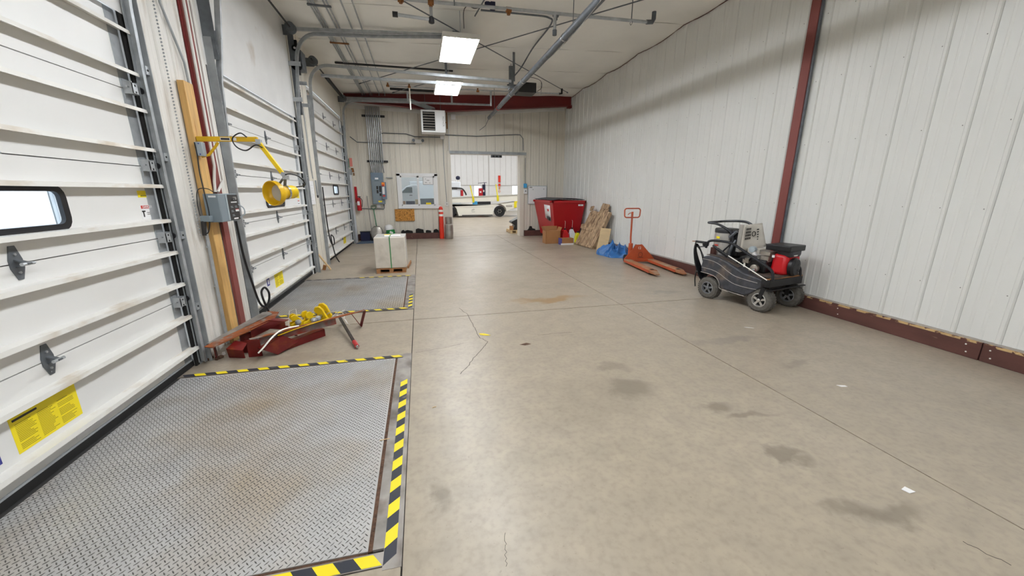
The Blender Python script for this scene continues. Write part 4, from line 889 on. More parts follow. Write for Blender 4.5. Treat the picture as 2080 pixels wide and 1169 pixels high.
# ================================================================ CARTON ON PALLET
t = thing('shipping_carton', 'white wrapped carton with a green strap on a small pallet', 'carton', (-.6, 7.76, .09))
x0, x1, y0, y1, z0, z1 = -.885, -.325, 7.42, 8.08, .092, .675
g = G('carton_w'); g.box(x0, x1, y0, y1, z0, z1); g.build('body', t, bevel=.012)
g = G('wrap'); g.box(x0 + .02, x1 + .003, y0 + .03, y1 - .03, z1 + .001, z1 + .005); g.box(x1 + .001, x1 + .006, y0 + .02, y1, z0 + .02, z1); g.build('stretch_wrap', t, stuff=True)
g = G('paper'); g.obox((-.56, 7.7, z1 + .007), (.30, .22, .002), (0, 0, .1)); g.m('yellow_l'); g.obox((-.66, 7.9, z1 + .007), (.14, .1, .002), (0, 0, .2)); g.build('label_sheet', t, stuff=True)
g = G('strapg'); xs_ = -.60; g.box(xs_ - .009, xs_ + .009, y0 - .004, y0 - .001, z0, z1 + .003); g.box(xs_ - .009, xs_ + .009, y0 - .004, y1 + .004, z1 + .008, z1 + .010); g.build('strap', t)
g = G('carton_w'); g.extr([(x0 + .0, y0 - .001, .50), (x1, y0 - .001, .47), (x1, y0 - .001, .474), (x0, y0 - .001, .504)], (0, -.0015, 0)); g.build('crease', t)
def pallet(name, label, x0, x1, y0, y1, h, n=5, rz=0, mk='wood'):
    t = thing(name, label, 'pallet', ((x0 + x1) / 2, (y0 + y1) / 2, 0))
    th = h * .17; w_ = (y1 - y0) / (n * 1.35)
    for k in range(n):
        a = y0 + (y1 - y0 - w_) * k / (n - 1); g = G(mk); g.box(x0, x1, a, a + w_, h - th, h - .001); g.build('deck_board', t)
        if k in (0, n // 2, n - 1): g = G(mk); g.box(x0, x1, a, a + w_, .001, th); g.build('bottom_board', t)
    for k in range(3):
        a = x0 + (x1 - x0 - .07) * k / 2; g = G(mk); g.box(a, a + .07, y0 + .002, y1 - .002, th, h - th); g.build('stringer', t)
    return t
pallet('wooden_pallet', 'small wooden pallet under the white carton', -.875, -.335, 7.40, 8.1, .09)
t = thing('broken_board', 'splintered board end at the right edge of the carton pallet', 'board', (-.30, 8.1, 0)); g = G('wood'); g.bar((-.31, 7.80, .03), (-.265, 8.30, .05), .02, .06); g.build('board', t)

# ================================================================ FAR WALL
Y = YF - .025
w1 = struct('window_1', (-.045, YF, 1.53))
g = G('white'); a = (WX0, WX1, WZ0, WZ1)
g.box(a[0] - .02, a[1] + .02, Y - .03, YF + .03, a[3] - .06, a[3] + .02); g.box(a[0] - .02, a[1] + .10, Y - .04, YF + .03, a[2] - .02, a[2] + .07)
g.box(a[0] - .02, a[0] + .08, Y - .03, YF + .03, a[2], a[3]); g.box(a[1] - .08, a[1] + .02, Y - .03, YF + .03, a[2], a[3]); g.build('window_frame', w1)
for x0, x1, yo in ((WX0 + .08, -.02, 0), (-.04, WX1 - .08, -.02)):
    g = G('white'); z0, z1 = WZ0 + .07, WZ1 - .06
    g.box(x0, x1, Y - .01 + yo, Y + .01 + yo, z1 - .05, z1); g.box(x0, x1, Y - .01 + yo, Y + .01 + yo, z0, z0 + .04); g.box(x0, x0 + .04, Y - .01 + yo, Y + .01 + yo, z0, z1); g.box(x1 - .04, x1, Y - .01 + yo, Y + .01 + yo, z0, z1)
    s = g.build('sash', w1); g = G('glass'); g.box(x0 + .03, x1 - .03, Y - .002 + yo, Y + .002 + yo, z0 + .02, z1 - .02); g.build('pane', s)
t = thing('window_notice', 'white printed sheet taped in the right pane of the far window', 'notice', (.29, YF, 1.85)); g = G('label_grey'); g.box(.125, .455, Y - .04, Y - .036, 1.73, 1.975); g.build('border', t); g = G('paper'); g.box(.14, .44, Y - .043, Y - .040, 1.745, 1.965); g.build('sheet', t)
g = G('label_dark'); 
for x, z, w_ in ((.20, 1.90, .03), (.25, 1.86, .08), (.19, 1.79, .06), (.33, 1.78, .03)): g.box(x, x + w_, Y - .044, Y - .043, z, z + .012)
g.build('print', t, stuff=True)
t = thing('window_sticker', 'small yellow sticker low in the right window pane', 'sticker', (.27, YF, 1.14)); g = G('yellow_l'); g.box(.19, .35, Y - .034, Y - .032, 1.105, 1.165); g.build('sticker', t)
t = thing('osb_sheet', 'square of orange-brown particle board on the wall under the window', 'board', (-.5, YF, .77)); g = G('osb'); g.box(-.81, -.20, Y - .022, Y, .58, .965); g.build('sheet', t)
ep = thing('breaker_panel', 'tall blue-grey breaker panel under a fan of conduits', 'electrical panel', (-1.26, YF, 1.6))
g = G('blue_box'); g.box(-1.44, -1.08, Y - .16, Y, 1.13, 2.08); g.build('cabinet', ep, bevel=.008); g = G('grey_box'); g.box(-1.425, -1.095, Y - .166, Y - .16, 1.15, 1.86); g.build('door_panel', ep, bevel=.003)
g = G('paper'); g.box(-1.32, -1.22, Y - .168, Y - .160, 1.88, 1.93); g.m('label_dark'); g.box(-1.34, -1.20, Y - .168, Y - .166, 1.835, 1.845)
for x, z0, z1 in ((-1.30, 1.58, 1.68), (-1.30, 1.46, 1.56), (-1.22, 1.50, 1.68), (-1.22, 1.38, 1.46)): g.box(x, x + .055, Y - .17, Y - .166, z0, z1)
g.m('yellow_l'); g.box(-1.27, -1.16, Y - .168, Y - .166, 1.19, 1.235); g.build('breakers_and_labels', ep, stuff=True)
g = G('white'); g.box(-1.34, -1.24, Y - .05, Y, 1.02, 1.13); g.build('junction_box', ep)
sp = thing('safety_switch', 'dark switch box with orange and red labels on the right of the breaker panel', 'electrical panel', (-1.08, YF, 1.55))
g = G('blue_box'); g.box(-1.14, -1.00, Y - .22, Y - .168, 1.28, 1.80); g.build('case', sp, bevel=.005); g = G('label_orange'); g.box(-1.13, -1.04, Y - .223, Y - .22, 1.68, 1.79); g.build('orange_label', sp)
g = G('label_red'); g.cyl((-1.09, Y - .223, 1.70), (-1.09, Y - .25, 1.70), .03, n=14); g.m('paper'); g.box(-1.125, -1.055, Y - .222, Y - .22, 1.44, 1.66); g.m('label_red'); g.box(-1.12, -1.05, Y - .223, Y - .22, 1.36, 1.41); g.build('rotary_switch_and_tags', sp, stuff=True)
for i in range(8):
    x = -1.43 + i * .055; xb = -1.40 + i * .042
    t = thing('wall_conduit', 'vertical conduit above the breaker panel, %s from the left' % ['first', 'second', 'third', 'fourth', 'fifth', 'sixth', 'seventh', 'eighth'][i], 'conduit', (x, YF, 3), 'fan of conduits above the breaker panel')
    g = G('conduit'); g.tube([(x, Y - .06, 3.98), (x, Y - .06, 2.42), (xb, Y - .08, 2.2), (xb, Y - .08, 2.08)], .016, 8); g.build('pipe', t)
for z, s_ in ((3.72, 'upper'), (2.42, 'lower')):
    t = thing('strut_channel', '%s black strut behind the conduit fan' % s_, 'bracket', (-1.25, YF, z)); g = G('black'); g.box(-1.56 if z > 3 else -1.52, -.90, Y - .043, Y, z - .03, z + .03); g.build('channel', t)
conduit('horizontal conduit crossing behind the conduit fan', [(-1.95, Y - .015, 3.12), (-1.86, Y - .015, 3.05), (-1.76, Y - .015, 2.97), (-.04, Y - .015, 2.97)], .012, 'galv_d')
conduit('bent conduit looping over to the junction under the heater', [(-1.04, Y - .1, 2.08), (-1.10, Y - .015, 2.6), (-1.12, Y - .015, 3.1), (-1.09, Y - .015, 3.2), (-.98, Y - .015, 3.25), (-.3, Y - .015, 3.25), (-.05, Y - .015, 3.18), (.75, Y - .015, 3.18)], .012, 'galv_d')
conduit('long conduit over the hall opening bending down at its right', [(.82, Y - .015, 3.26), (1.9, Y - .015, 3.25), (3.2, Y - .015, 3.34), (3.36, Y - .015, 3.34), (3.46, Y - .015, 3.22), (3.47, Y - .015, 2.85)], .012, 'galv_d')
conduit('thin drop conduit right of the hall opening down to the blue box', [(3.55, Y - .015, 2.62), (3.55, Y - .015, 1.78)], .007, 'galv_d')
conduit('drop conduit beside the window down to a light switch', [(.82, Y - .04, 3.18), (.82, Y - .04, 2.3), (.86, Y - .04, 1.17)], .009, 'galv_dull')
conduit('low conduit from the extinguisher to the breaker panel', [(-1.84, Y - .015, 1.0), (-1.15, Y - .015, .97), (-1.12, Y - .015, 1.0), (-1.12, Y - .015, 1.12)], .010, 'galv_d')
conduit('short conduit stub right of the breaker panel', [(-1.0, Y - .02, 1.94), (-.80, Y - .02, 1.93)], .014, 'galv_dull')
def wallbox(name, label, cat, x0, x1, z0, z1, mk, d=.06, extra=None):
    t = thing(name, label, cat, ((x0 + x1) / 2, YF, (z0 + z1) / 2)); g = G(mk); g.box(x0, x1, Y - d, Y, z0, z1); g.build('box', t, bevel=.005)
    if extra: mk2, e = extra; g = G(mk2); g.box(x0 + (x1 - x0) * e[0], x0 + (x1 - x0) * e[1], Y - d - .004, Y - d, z0 + (z1 - z0) * e[2], z0 + (z1 - z0) * e[3]); g.build('face', t)
    return t
el = wallbox('emergency_light', 'emergency light with two lamp heads left of the heater', 'emergency light', -.06, .16, 2.98, 3.10, 'offwhite', .07)
for x in (-.09, .19): g = G('galv_d'); g.cyl((x, Y - .03, 3.07), (x, Y - .1, 3.06), .035, .045, 12); g.build('lamp_head', el)
wallbox('junction_box', 'white junction box at the right of the heater underside', 'junction box', .74, .86, 3.12, 3.24, 'white')
wallbox('thermostat', 'small white box right of the heater near the rafter', 'junction box', 1.10, 1.24, 3.72, 3.87, 'white')
wallbox('light_switch', 'light switch box between window and hall opening', 'switch', .80, .92, 1.05, 1.18, 'offwhite', .05, ('label_grey', (.4, .6, .3, .7)))
wallbox('dispenser', 'small blue box right of the hall opening', 'box', 3.49, 3.60, 1.64, 1.78, 'cyan')
wallbox('thermostat', 'white thermostat under the blue box', 'thermostat', 3.50, 3.62, 1.44, 1.60, 'white', .03, ('label_dark', (.4, .65, .45, .7)))
t = thing('whiteboard', 'blank whiteboard on the wall over the red bin', 'whiteboard', (3.98, YF, 1.4)); g = G('grey_l'); g.box(3.65, 4.33, Y - .018, Y, 1.09, 1.71); g.build('frame', t); g = G('paper'); g.box(3.665, 4.315, Y - .021, Y - .018, 1.105, 1.695); g.build('board', t)
g = G('label_grey'); g.box(3.70, 3.80, Y - .026, Y - .021, 1.64, 1.67); g.cyl((3.83, Y - .022, 1.58), (3.83, Y - .027, 1.58), .015, n=8); g.cyl((4.22, Y - .022, 1.60), (4.22, Y - .027, 1.60), .015, n=8); g.build('magnet', t, stuff=True)
# unit heater
ht = thing('unit_heater', 'white unit heater hung near the ceiling with dark louvres', 'heater', (.5, 12.45, 3.5))
hx0, hx1, hy0, hy1, hz0, hz1 = .165, .865, 12.15, 12.62, 3.21, 3.82
g = G('white'); g.box(hx0, hx1, hy0 + .03, hy1, hz0, hz1); g.box(hx0, hx0 + .05, hy0, hy0 + .03, hz0, hz1); g.box(hx0 + .40, hx1, hy0, hy0 + .03, hz0, hz1); g.box(hx0 + .05, hx0 + .40, hy0, hy0 + .03, hz0, hz0 + .05); g.box(hx0 + .05, hx0 + .40, hy0, hy0 + .03, hz1 - .05, hz1); g.build('casing', ht, bevel=.006)
g = G('dark'); g.box(hx0 + .05, hx0 + .40, hy0 + .024, hy0 + .029, hz0 + .05, hz1 - .05); g.build('grille_recess', ht)
for i in range(7): g = G('bare'); z = hz0 + .085 + i * .072; g.obox((hx0 + .225, hy0 + .006, z), (.345, .035, .006), (-.55, 0, 0)); g.build('louvre', ht)
text('REZNOR', .07, 'label_grey', ht, (hx1 - .06, hy0 - .001, (hz0 + hz1) / 2), (PI / 2, PI / 2, 0))
g = G('galv_d'); [g.cyl((x, 12.4, hz1), (x, 12.4, ceil_z(x) + .03), .006, n=6) for x in (.3, .75)]; g.build('hanger_rod', ht, stuff=True)
fp = thing('flue_pipe', 'grey flue pipe sloping along the rafter into the heater', 'flue pipe', (-1, 12.2, 4)); g = G('galv_dull'); g.tube([(-1.9, 12.28, 4.02), (-.1, 12.25, 4.05), (.35, 12.3, 3.92), (.55, 12.4, 3.88), (.56, 12.42, 3.82)], .062, 16); g.build('pipe', fp)
g = G('brass'); g.tube([(.95, 12.42, 3.9), (.95, 12.7, 3.88), (.95, 12.7, 3.4)], .018, 8); g.tube([(.95, 12.7, 3.58), (.87, 12.7, 3.58)], .014, 8); gp = thing('gas_pipe', 'rusty gas pipe right of the heater', 'pipe', (.95, 12.7, 3.6)); g.build('pipe', gp, stuff=True)
# fire extinguisher etc.
fe = thing('fire_extinguisher', 'red fire extinguisher on the far left wall', 'fire extinguisher', (-1.83, YF, 1.1)); c_ = (-1.86, Y - .10, .93)
g = G('fe_red'); g.lathe([(.05, 0), (.068, .01), (.068, .33), (.05, .38), (.025, .40)], c_, (0, 0, 1), 18); g.build('cylinder', fe); g = G('black'); g.box(-1.89, -1.80, Y - .11, Y - .09, 1.34, 1.37); g.tube(spline([(-1.83, Y - .10, 1.34), (-1.76, Y - .12, 1.25), (-1.78, Y - .12, 1.05)], 5), .010, 6); g.build('valve_and_hose', fe, stuff=True)
g = G('paper'); g.box(-1.90, -1.83, Y - .171, Y - .166, 1.10, 1.22); g.build('label', fe)
t = thing('extinguisher_sign', 'narrow red sign behind the fire extinguisher', 'sign', (-1.95, YF, 1.4)); g = G('fe_red'); g.box(-1.97, -1.90, Y - .01, Y, 1.18, 1.66); g.build('plate', t)
t = thing('broom', 'slim dark-handled broom standing in the far left corner', 'broom', (-1.6, YF, 0)); g = G('label_grey'); g.cyl((-1.54, Y - .2, .12), (-1.62, Y - .02, 1.38), .011, n=8); g.build('handle', t); g = G('black'); g.box(-1.585, -1.49, Y - .3, Y - .15, .002, .12); g.build('bristles', t)
sh = thing('shovel', 'round-bladed shovel with green handle leaning on the far wall', 'shovel', (-1.4, 12.75, 0)); g = G('green'); g.cyl((-1.38, 12.72, .42), (-1.45, 12.93, .95), .015, n=8); g.build('shaft', sh)
g = G('green'); g.tube([(-1.45, 12.93, .95), (-1.52, 12.94, 1.02), (-1.52, 12.94, 1.07), (-1.38, 12.95, 1.07), (-1.38, 12.94, 1.02)], .012, 6, closed=True); g.build('grip', sh)
g = G('keg'); g.sheet(lambda u, v: (-1.38 + (u - .5) * .38 * math.sqrt(max(0.02, 1 - (2 * v - 1.0) ** 2 * .85)), 12.62 + .08 * v - .04 * math.cos((u - .5) * 3), .02 + .44 * v), 8, 8); g.build('blade', sh, normals=False, solid=.006)
t = thing('storage_bin', 'dark navy bin in the far left corner', 'bin', (-1.74, 12.8, 0)); g = G('navy'); g.box(-1.88, -1.60, 12.66, 12.84, .0, .28); g.build('body', t, bevel=.01); g = G('black'); g.box(-1.89, -1.59, 12.65, 12.85, .28, .30); g.build('rim', t)
t = thing('floor_mat', 'slate blue mat on the floor before the far corner', 'mat', (-1.7, 12.35, 0)); g = G('matblue'); g.extr([(-1.93, 11.95, .001), (-1.40, 12.05, .001), (-1.42, 12.62, .001), (-1.86, 12.62, .001)], (0, 0, .008)); g.build('mat', t)
t = thing('soil_bag', 'green and white sack leaning by the shovel', 'bag', (-.98, 12.7, 0)); g = G('bagg'); g.lathe([(.10, 0), (.145, .04), (.14, .25), (.13, .34)], (-.97, 12.7, 0), (0, 0, 1), 14); g.build('sack', t); g = G('paper'); g.lathe([(.132, .34), (.13, .42), (.09, .48), (.03, .50)], (-.98, 12.7, 0), (-.1, 0, 1), 14); g.m('paper'); g.obox((-.94, 12.565, .26), (.1, .02, .06), (0, .5, 0)); g.build('white_top', t, stuff=True)
def chock(i, x, w_, h, flip, label):
    t = thing('wheel_chock', label, 'wheel chock', (x, 12.9, .19), 'black wheel chocks on the curb'); g = G('rubber')
    P = [(0, 0), (w_, 0), (w_ * .92, h * .6), (w_ * .55, h), (w_ * .1, h * .7)] if not flip else [(0, 0), (w_, 0), (w_ * .95, h * .7), (w_ * .3, h), (0, h * .8)]
    g.extr([(x + a, 12.87, .191 + b) for a, b in P], (0, .08, 0)); g.build('wedge', t, bevel=.008)
for i, a in enumerate(((-.66, .14, .11, 0, 'leftmost black wheel chock on the curb, half hidden'), (-.53, .25, .10, 1, 'broad flat wheel chock second from the left on the curb'), (-.19, .26, .15, 1, 'tallest wheel chock, in the middle of the curb'), (.13, .18, .09, 1, 'small flat wheel chock fourth from the left'), (.37, .19, .12, 0, 'wheel chock nearest the orange bollard'))): chock(i, *a)
bo = thing('bollard', 'orange flexible bollard with two white stripes', 'bollard', (.645, 12.78, 0)); g = G('cone'); g.lathe([(.075, 0), (.072, .95), (.05, 1.03), (.001, 1.05)], (.645, 12.78, 0), (0, 0, 1), 20); g.build('post', bo)
for z in (.90, .76): g = G('hivis'); g.lathe([(.0745, z - .03), (.0755, z - .03), (.0755, z + .04), (.0745, z + .04)], (.645, 12.78, 0), (0, 0, 1), 20); g.build('stripe', bo)
kg = thing('propane_cylinder', 'dull steel gas cylinder standing at the left of the hall opening', 'gas cylinder', (.88, 12.72, 0)); g = G('keg'); g.lathe([(.12, 0), (.14, .03), (.14, .10), (.145, .22), (.14, .235), (.14, .40), (.135, .46), (.08, .51), (.001, .52)], (.88, 12.72, 0), (0, 0, 1), 24); g.build('tank', kg)
g = G('keg'); shell(g, [(.105, .50), (.11, .70), (.102, .70), (.098, .50), (.105, .50)], (.88, 12.72, 0), (0, 0, 1), 24); g.build('collar', kg); g = G('brass'); g.cyl((.88, 12.72, .51), (.88, 12.72, .60), .025, n=10); g.build('valve', kg)
t = thing('black_part', 'crumpled black part on the curb right of the hall opening', 'machine part', (3.75, 12.9, .19)); g = G('rubber'); g.extr([(3.62, 12.86, .191), (3.92, 12.86, .191), (3.90, 12.86, .24), (3.80, 12.86, .26), (3.77, 12.86, .34), (3.70, 12.86, .33), (3.68, 12.86, .25)], (0, .08, 0)); g.build('piece', t, bevel=.01)
# ================================================================ HALL BEYOND
h = struct('wall_hall_far', (0, 31, 0)); g = G('hall_wall')
for x0, x1 in ((-14, 4.28), (4.80, 7.40), (8.05, 16)): g.box(x0, x1, 31, 31.1, 0, 6.5)
for x0, x1 in ((4.28, 4.80), (7.40, 8.05)): g.box(x0, x1, 31, 31.1, 0, 1.22); g.box(x0, x1, 31, 31.1, 1.98, 6.5)
g.build('wall_skin', h)
g = G('bare'); x = 1.0
while x < 9: g.box(x, x + .012, 30.985, 31.0, 2.05, 6.4); x += .45
g.box(1.5, 9, 30.97, 31, 2.0, 2.03); g.box(5.44, 5.46, 30.96, 31, 0, 6.4); g.build('panel_seam', h, stuff=True)
for x0, x1 in ((4.28, 4.80), (7.40, 8.05)): g = G('glass'); g.box(x0, x1, 31.04, 31.05, 1.22, 1.98); g.build('pane', h)
for nm, b in (('wall_hall_left', (-14.1, -14, 13.28, 31, 0, 6.5)), ('wall_hall_right', (16, 16.1, 13.28, 31, 0, 6.5)), ('ceiling_hall', (-14, 16, 13.2, 31.1, 6.5, 6.6)), ('wall_hall_near_left', (-14, -2.3, 13.15, 13.28, 0, 6.5)), ('wall_hall_near_right', (5.2, 16, 13.15, 13.28, 0, 6.5)), ('wall_hall_near_top', (-2.3, 5.2, 13.15, 13.28, 4.6, 6.5))):
    g = G('hall_wall'); g.box(*b); g.build(nm)['kind'] = 'structure'
for i, (x, y) in enumerate([(-2, 16.5), (3.5, 16.5), (9, 16.5), (-2, 21), (3.5, 21), (9, 21), (-2, 26.5), (3.5, 26.5), (9, 26.5)]):  # unseen lights added under the hall ceiling to brighten the hall
    t = thing('hall_fill_light', 'unseen fill light added to brighten the hall beyond, %s' % (['near left', 'near middle', 'near right', 'centre left', 'over the loader', 'centre right', 'far left', 'far middle', 'far right'][i]), 'ceiling lamp', (x, y, 6)); g = G('offwhite'); g.box(x - .65, x + .65, y - .65, y + .65, 6.03, 6.1); g.build('housing', t); g = G('galv_d'); [g.cyl((x + q, y, 6.1), (x + q, y, 6.5), .01, n=6) for q in (-.5, .5)]; g.build('hanger_rod', t, stuff=True); g = G('hall_fill'); g.box(x - .6, x + .6, y - .6, y + .6, 6.0, 6.03); g.build('diffuser', t)
g = G('snow'); g.box(-60, -3, -40, 60, -1.3, -1.25); g.build('ground_outside')['kind'] = 'structure'
g = G('snow'); g.box(-14, 30, 32, 70, -.3, -.25); g.build('ground_behind')['kind'] = 'structure'
# belt loader
bl = thing('belt_loader', 'long white belt loader truck parked in the hall beyond the opening', 'vehicle', (3.4, 24, 0))
yv = 23.5
g = G('veh'); arch = lambda cx: [(cx + .42 * math.cos(a), .33 + .42 * math.sin(a)) for a in [PI * k / 8 for k in range(8, -1, -1)]]
P = [(.2, .10)] + [(1.33, .10)] + [q for q in arch(1.75) if q[1] > .1] + [(2.25, .08), (4.38, .08)] + [q for q in arch(4.81) if q[1] > .1] + [(5.24, .3), (5.5, .45), (6.05, .55), (6.05, .92), (5.0, .78), (4.5, .74), (.2, .76)]
g.extr([(x, yv, z) for x, z in P], (0, 1.6, 0)); g.build('chassis_body', bl, bevel=.02)
g = G('veh'); g.extr([(.0, yv + .1, .80), (3.0, yv + .1, .90), (6.6, yv + .1, 1.02), (6.6, yv + .1, 1.32), (.0, yv + .1, 1.02)], (0, 1.2, 0)); g.build('conveyor_frame', bl)
g = G('belt'); g.extr([(.0, yv + .08, 1.02), (6.6, yv + .08, 1.32), (6.6, yv + .08, 1.38), (.0, yv + .08, 1.10)], (0, 1.24, 0)); g.build('conveyor_belt', bl)
for cx in (1.75, 4.81):
    g = G('tire_b'); shell(g, [(.20, -.12), (.30, -.13), (.335, -.10), (.335, .10), (.30, .13), (.20, .13), (.20, -.12)], (cx, yv + .12, .335), (0, 1, 0), 28); o = g.build('wheel', bl)
    g = G('black'); g.lathe([(.001, -.10), (.06, -.10), (.08, -.06), (.2, -.05), (.21, -.1), (.21, .02)], (cx, yv + .12, .335), (0, 1, 0), 24); g.build('rim', o)
    g = G('hivis')
    for k in range(6): a = k * PI / 3; g.cyl((cx + .10 * math.cos(a), yv + .05, .335 + .10 * math.sin(a)), (cx + .10 * math.cos(a), yv + .03, .335 + .10 * math.sin(a)), .018, n=6)
    g.build('wheel_nuts', o, stuff=True)
g = G('black'); g.box(3.45, 4.25, yv + .06, yv + .7, .76, .93); g.box(2.45, 4.35, yv - .01, yv + .1, .09, .14); g.build('engine_bay', bl, stuff=True)
g = G('cyan'); g.box(3.15, 3.42, yv + .05, yv + .3, .76, .95); g.build('blue_tank', bl)
for (x0, z0, x1, z1) in ((3.18, .98, 3.0, 1.88), (4.70, 1.05, 4.58, 1.96)): g = G('yellow_rail'); g.bar((x0, yv + .02, z0), (x1, yv + .02, z1), .05, .06); g.bar((x0, yv + .0, z0 - .1), (x0 - .02, yv + .02, z0 + .25), .05, .12); g.build('hand_rail', bl)
g = G('yellow_rail'); g.box(5.72, 5.88, yv - .04, yv + .06, .55, .88); g.box(5.75, 6.0, yv - .02, yv + .06, .86, .95); g.build('front_bumper', bl, stuff=True)
g = G('label_grey'); g.obox((3.13, yv - .004, .42), (.22, .004, .02), (0, -.3, 0)); g.obox((3.13, yv - .004, .47), (.16, .004, .02), (0, -.3, 0)); g.box(3.05, 3.25, yv - .005, yv, .31, .33); g.build('side_logo', bl, stuff=True)
g = G('bare'); g.box(2.0, 4.4, yv - .004, yv, .60, .612); g.box(5.2, 5.6, yv - .006, yv, .60, .7); g.build('panel_line', bl, stuff=True)
# white truck body left
tk = thing('utility_truck', 'white utility truck body at the left behind the loader', 'vehicle', (1.2, 26, 0)); g = G('van'); g.box(-.6, 2.62, 25.4, 27, .5, 2.15); g.build('body', tk, bevel=.05); g = G('label_dark'); g.box(1.4, 2.40, 25.38, 25.4, 1.66, 1.80); g.tube(spline([(2.3, 25.3, 1.75), (2.7, 25.3, 1.7), (2.9, 25.3, 1.45), (2.95, 25.3, 1.3)], 5), .05, 6); g.build('dark_trim', tk, stuff=True)
g = G('fe_red'); g.box(2.62, 2.76, 25.3, 25.5, 1.25, 1.62); g.build('red_tank', tk); g = G('navy'); g.lathe([(.001, -.14), (.12, -.09), (.15, 0), (.12, .09), (.001, .14)], (2.52, 26, 2.4), (0, 0, 1), 16); g.build('dark_ball_lamp', tk)
g = G('veh'); g.cyl((2.52, 26, 2.15), (2.52, 26, 2.3), .04, n=8); g.build('lamp_stem', tk); g = G('tire_b'); g.cyl((.6, 25.42, .36), (.6, 25.7, .36), .36, n=20); g.cyl((2.2, 25.42, .36), (2.2, 25.7, .36), .36, n=20); g.build('wheels', tk, stuff=True)
t = thing('supply_cart', 'red and navy equipment cart beyond the loader', 'cart', (4.2, 27, 0)); g = G('navy'); g.box(4.27, 4.44, 26.6, 26.9, 0, 2.0); g.build('cabinet', t); g = G('fe_red'); g.box(3.98, 4.24, 26.5, 26.9, 0, 1.75); g.build('red_box', t); g = G('paper'); g.box(4.02, 4.14, 26.49, 26.5, 1.45, 1.55); g.box(4.28, 4.36, 26.59, 26.6, 1.5, 1.64); g.build('label', t, stuff=True)
g = G('navy'); g.bar((3.95, 26.7, 2.08), (4.55, 26.7, 2.14), .05, .03); g.bar((4.4, 26.7, 2.0), (4.4, 26.7, 2.12), .04, .04); g.build('arm', t, stuff=True)
t = thing('reflective_post_sign', 'tall red-orange marker sign on the far hall wall', 'sign', (6.3, 31, 2.4)); g = G('cone'); g.box(6.22, 6.41, 30.93, 30.96, 2.26, 2.78); g.box(6.22, 6.41, 30.93, 30.96, 1.96, 2.15); g.build('marker', t, stuff=True); g = G('label_orange')
for z in (1.80, 1.72, 1.86): g.box(6.25, 6.38, 30.94, 30.96, z, z + .03)
g.tube([(6.31 + .08 * math.cos(a), 30.95, 1.55 + .08 * math.sin(a)) for a in [k * PI / 6 for k in range(12)]], .012, 5, closed=True); g.build('lettering', t, stuff=True)
# van seen through the window
vn = thing('white_van', 'white van seen through the far window', 'vehicle', (-.3, 18, 0)); g = G('van'); g.extr([(-1.6, 17, .3), (-.04, 17, .3), (-.04, 17, 1.72), (-.10, 17, 1.80), (-.30, 17, 1.80), (-.55, 17, 1.72), (-.78, 17, 1.52), (-1.6, 17, 1.35)], (0, 1.7, 0)); g.build('body', vn, bevel=.03)
g = G('vglass'); g.extr([(-.72, 16.985, 1.50), (-.70, 16.985, 1.46), (-.29, 16.985, 1.47), (-.29, 16.985, 1.70), (-.50, 16.985, 1.70)], (0, .01, 0)); g.build('side_window', vn); g = G('label_dark'); g.box(-.42, -.30, 16.97, 16.985, 1.35, 1.38); g.build('door_handle', vn)
g = G('tire_b'); g.cyl((-1.2, 16.98, .33), (-1.2, 17.2, .33), .33, n=18); g.cyl((-.2, 16.98, .33), (-.2, 17.2, .33), .33, n=18); g.build('wheels', vn, stuff=True)
tb = thing('work_table', 'table with boxes behind the far window', 'table', (-.2, 13.7, 0)); g = G('grey_l'); g.box(-.75, .65, 13.4, 14.0, 1.03, 1.07); [g.box(x, x + .05, 13.42, 13.98, 0, 1.03) for x in (-.73, .58)]; g.build('frame', tb, stuff=True)
for nm, lb, mk, b in (('carton', 'small brown carton on the table behind the window', 'card', (-.60, -.48, 13.5, 13.7, 1.071, 1.20)), ('dark_crate', 'dark crate on the table behind the window', 'navy', (-.46, -.17, 13.5, 13.75, 1.071, 1.20)), ('carton', 'tan carton right of the dark crate behind the window', 'ply', (-.16, -.02, 13.5, 13.75, 1.071, 1.25)), ('file_tray', 'long grey tray behind the right window pane', 'galv_d', (.02, .50, 13.5, 13.8, 1.19, 1.28))):
    t = thing(nm, lb, 'box', ((b[0] + b[1]) / 2, 13.6, b[4])); g = G(mk)
    if nm == 'file_tray': g.box(b[0], b[1], b[2], b[3], 1.071, 1.10); g.box(b[0], b[1], b[2], b[2] + .01, 1.10, b[5]); g.box(b[0], b[1], b[3] - .01, b[3], 1.1, b[5]); g.build('tray', t)
    else:
        g.box(*b); g.build('body', t, bevel=.004); g = G('card_in' if mk != 'navy' else 'black'); g.box(b[0], b[1], b[2] + .08, b[2] + .1, b[5], b[5] + .003); g.build('top_seam', t)
p2 = pallet('wooden_pallet', 'pale pallet at the right foot of the hall opening', 3.22, 3.70, 13.75, 14.5, .12, mk='ply')
t = thing('black_film_roll', 'heap of black plastic on the pallet in the hall', 'plastic film', (3.5, 14.1, .12)); g = G('hose'); g.extr([(3.34, 13.85, .121), (3.72, 13.85, .121), (3.76, 13.85, .62), (3.66, 13.85, .60), (3.30, 13.85, .44), (3.27, 13.85, .38), (3.42, 13.85, .30)], (0, .45, 0)); g.build('film', t, bevel=.02)
t = thing('carton', 'small carton on the left end of the hall pallet', 'box', (3.25, 13.9, .12)); g = G('card'); g.box(3.225, 3.335, 13.8, 13.98, .121, .27); g.build('body', t, bevel=.004); g = G('card_in'); g.box(3.225, 3.335, 13.88, 13.9, .27, .273); g.build('top_seam', t)
t = thing('door_operator', 'small black device under the hall opening lintel', 'door operator', (2.55, 13, 2.65)); g = G('galv_d'); g.box(2.38, 2.74, 12.97, 13.05, 2.61, 2.69); g.m('black')
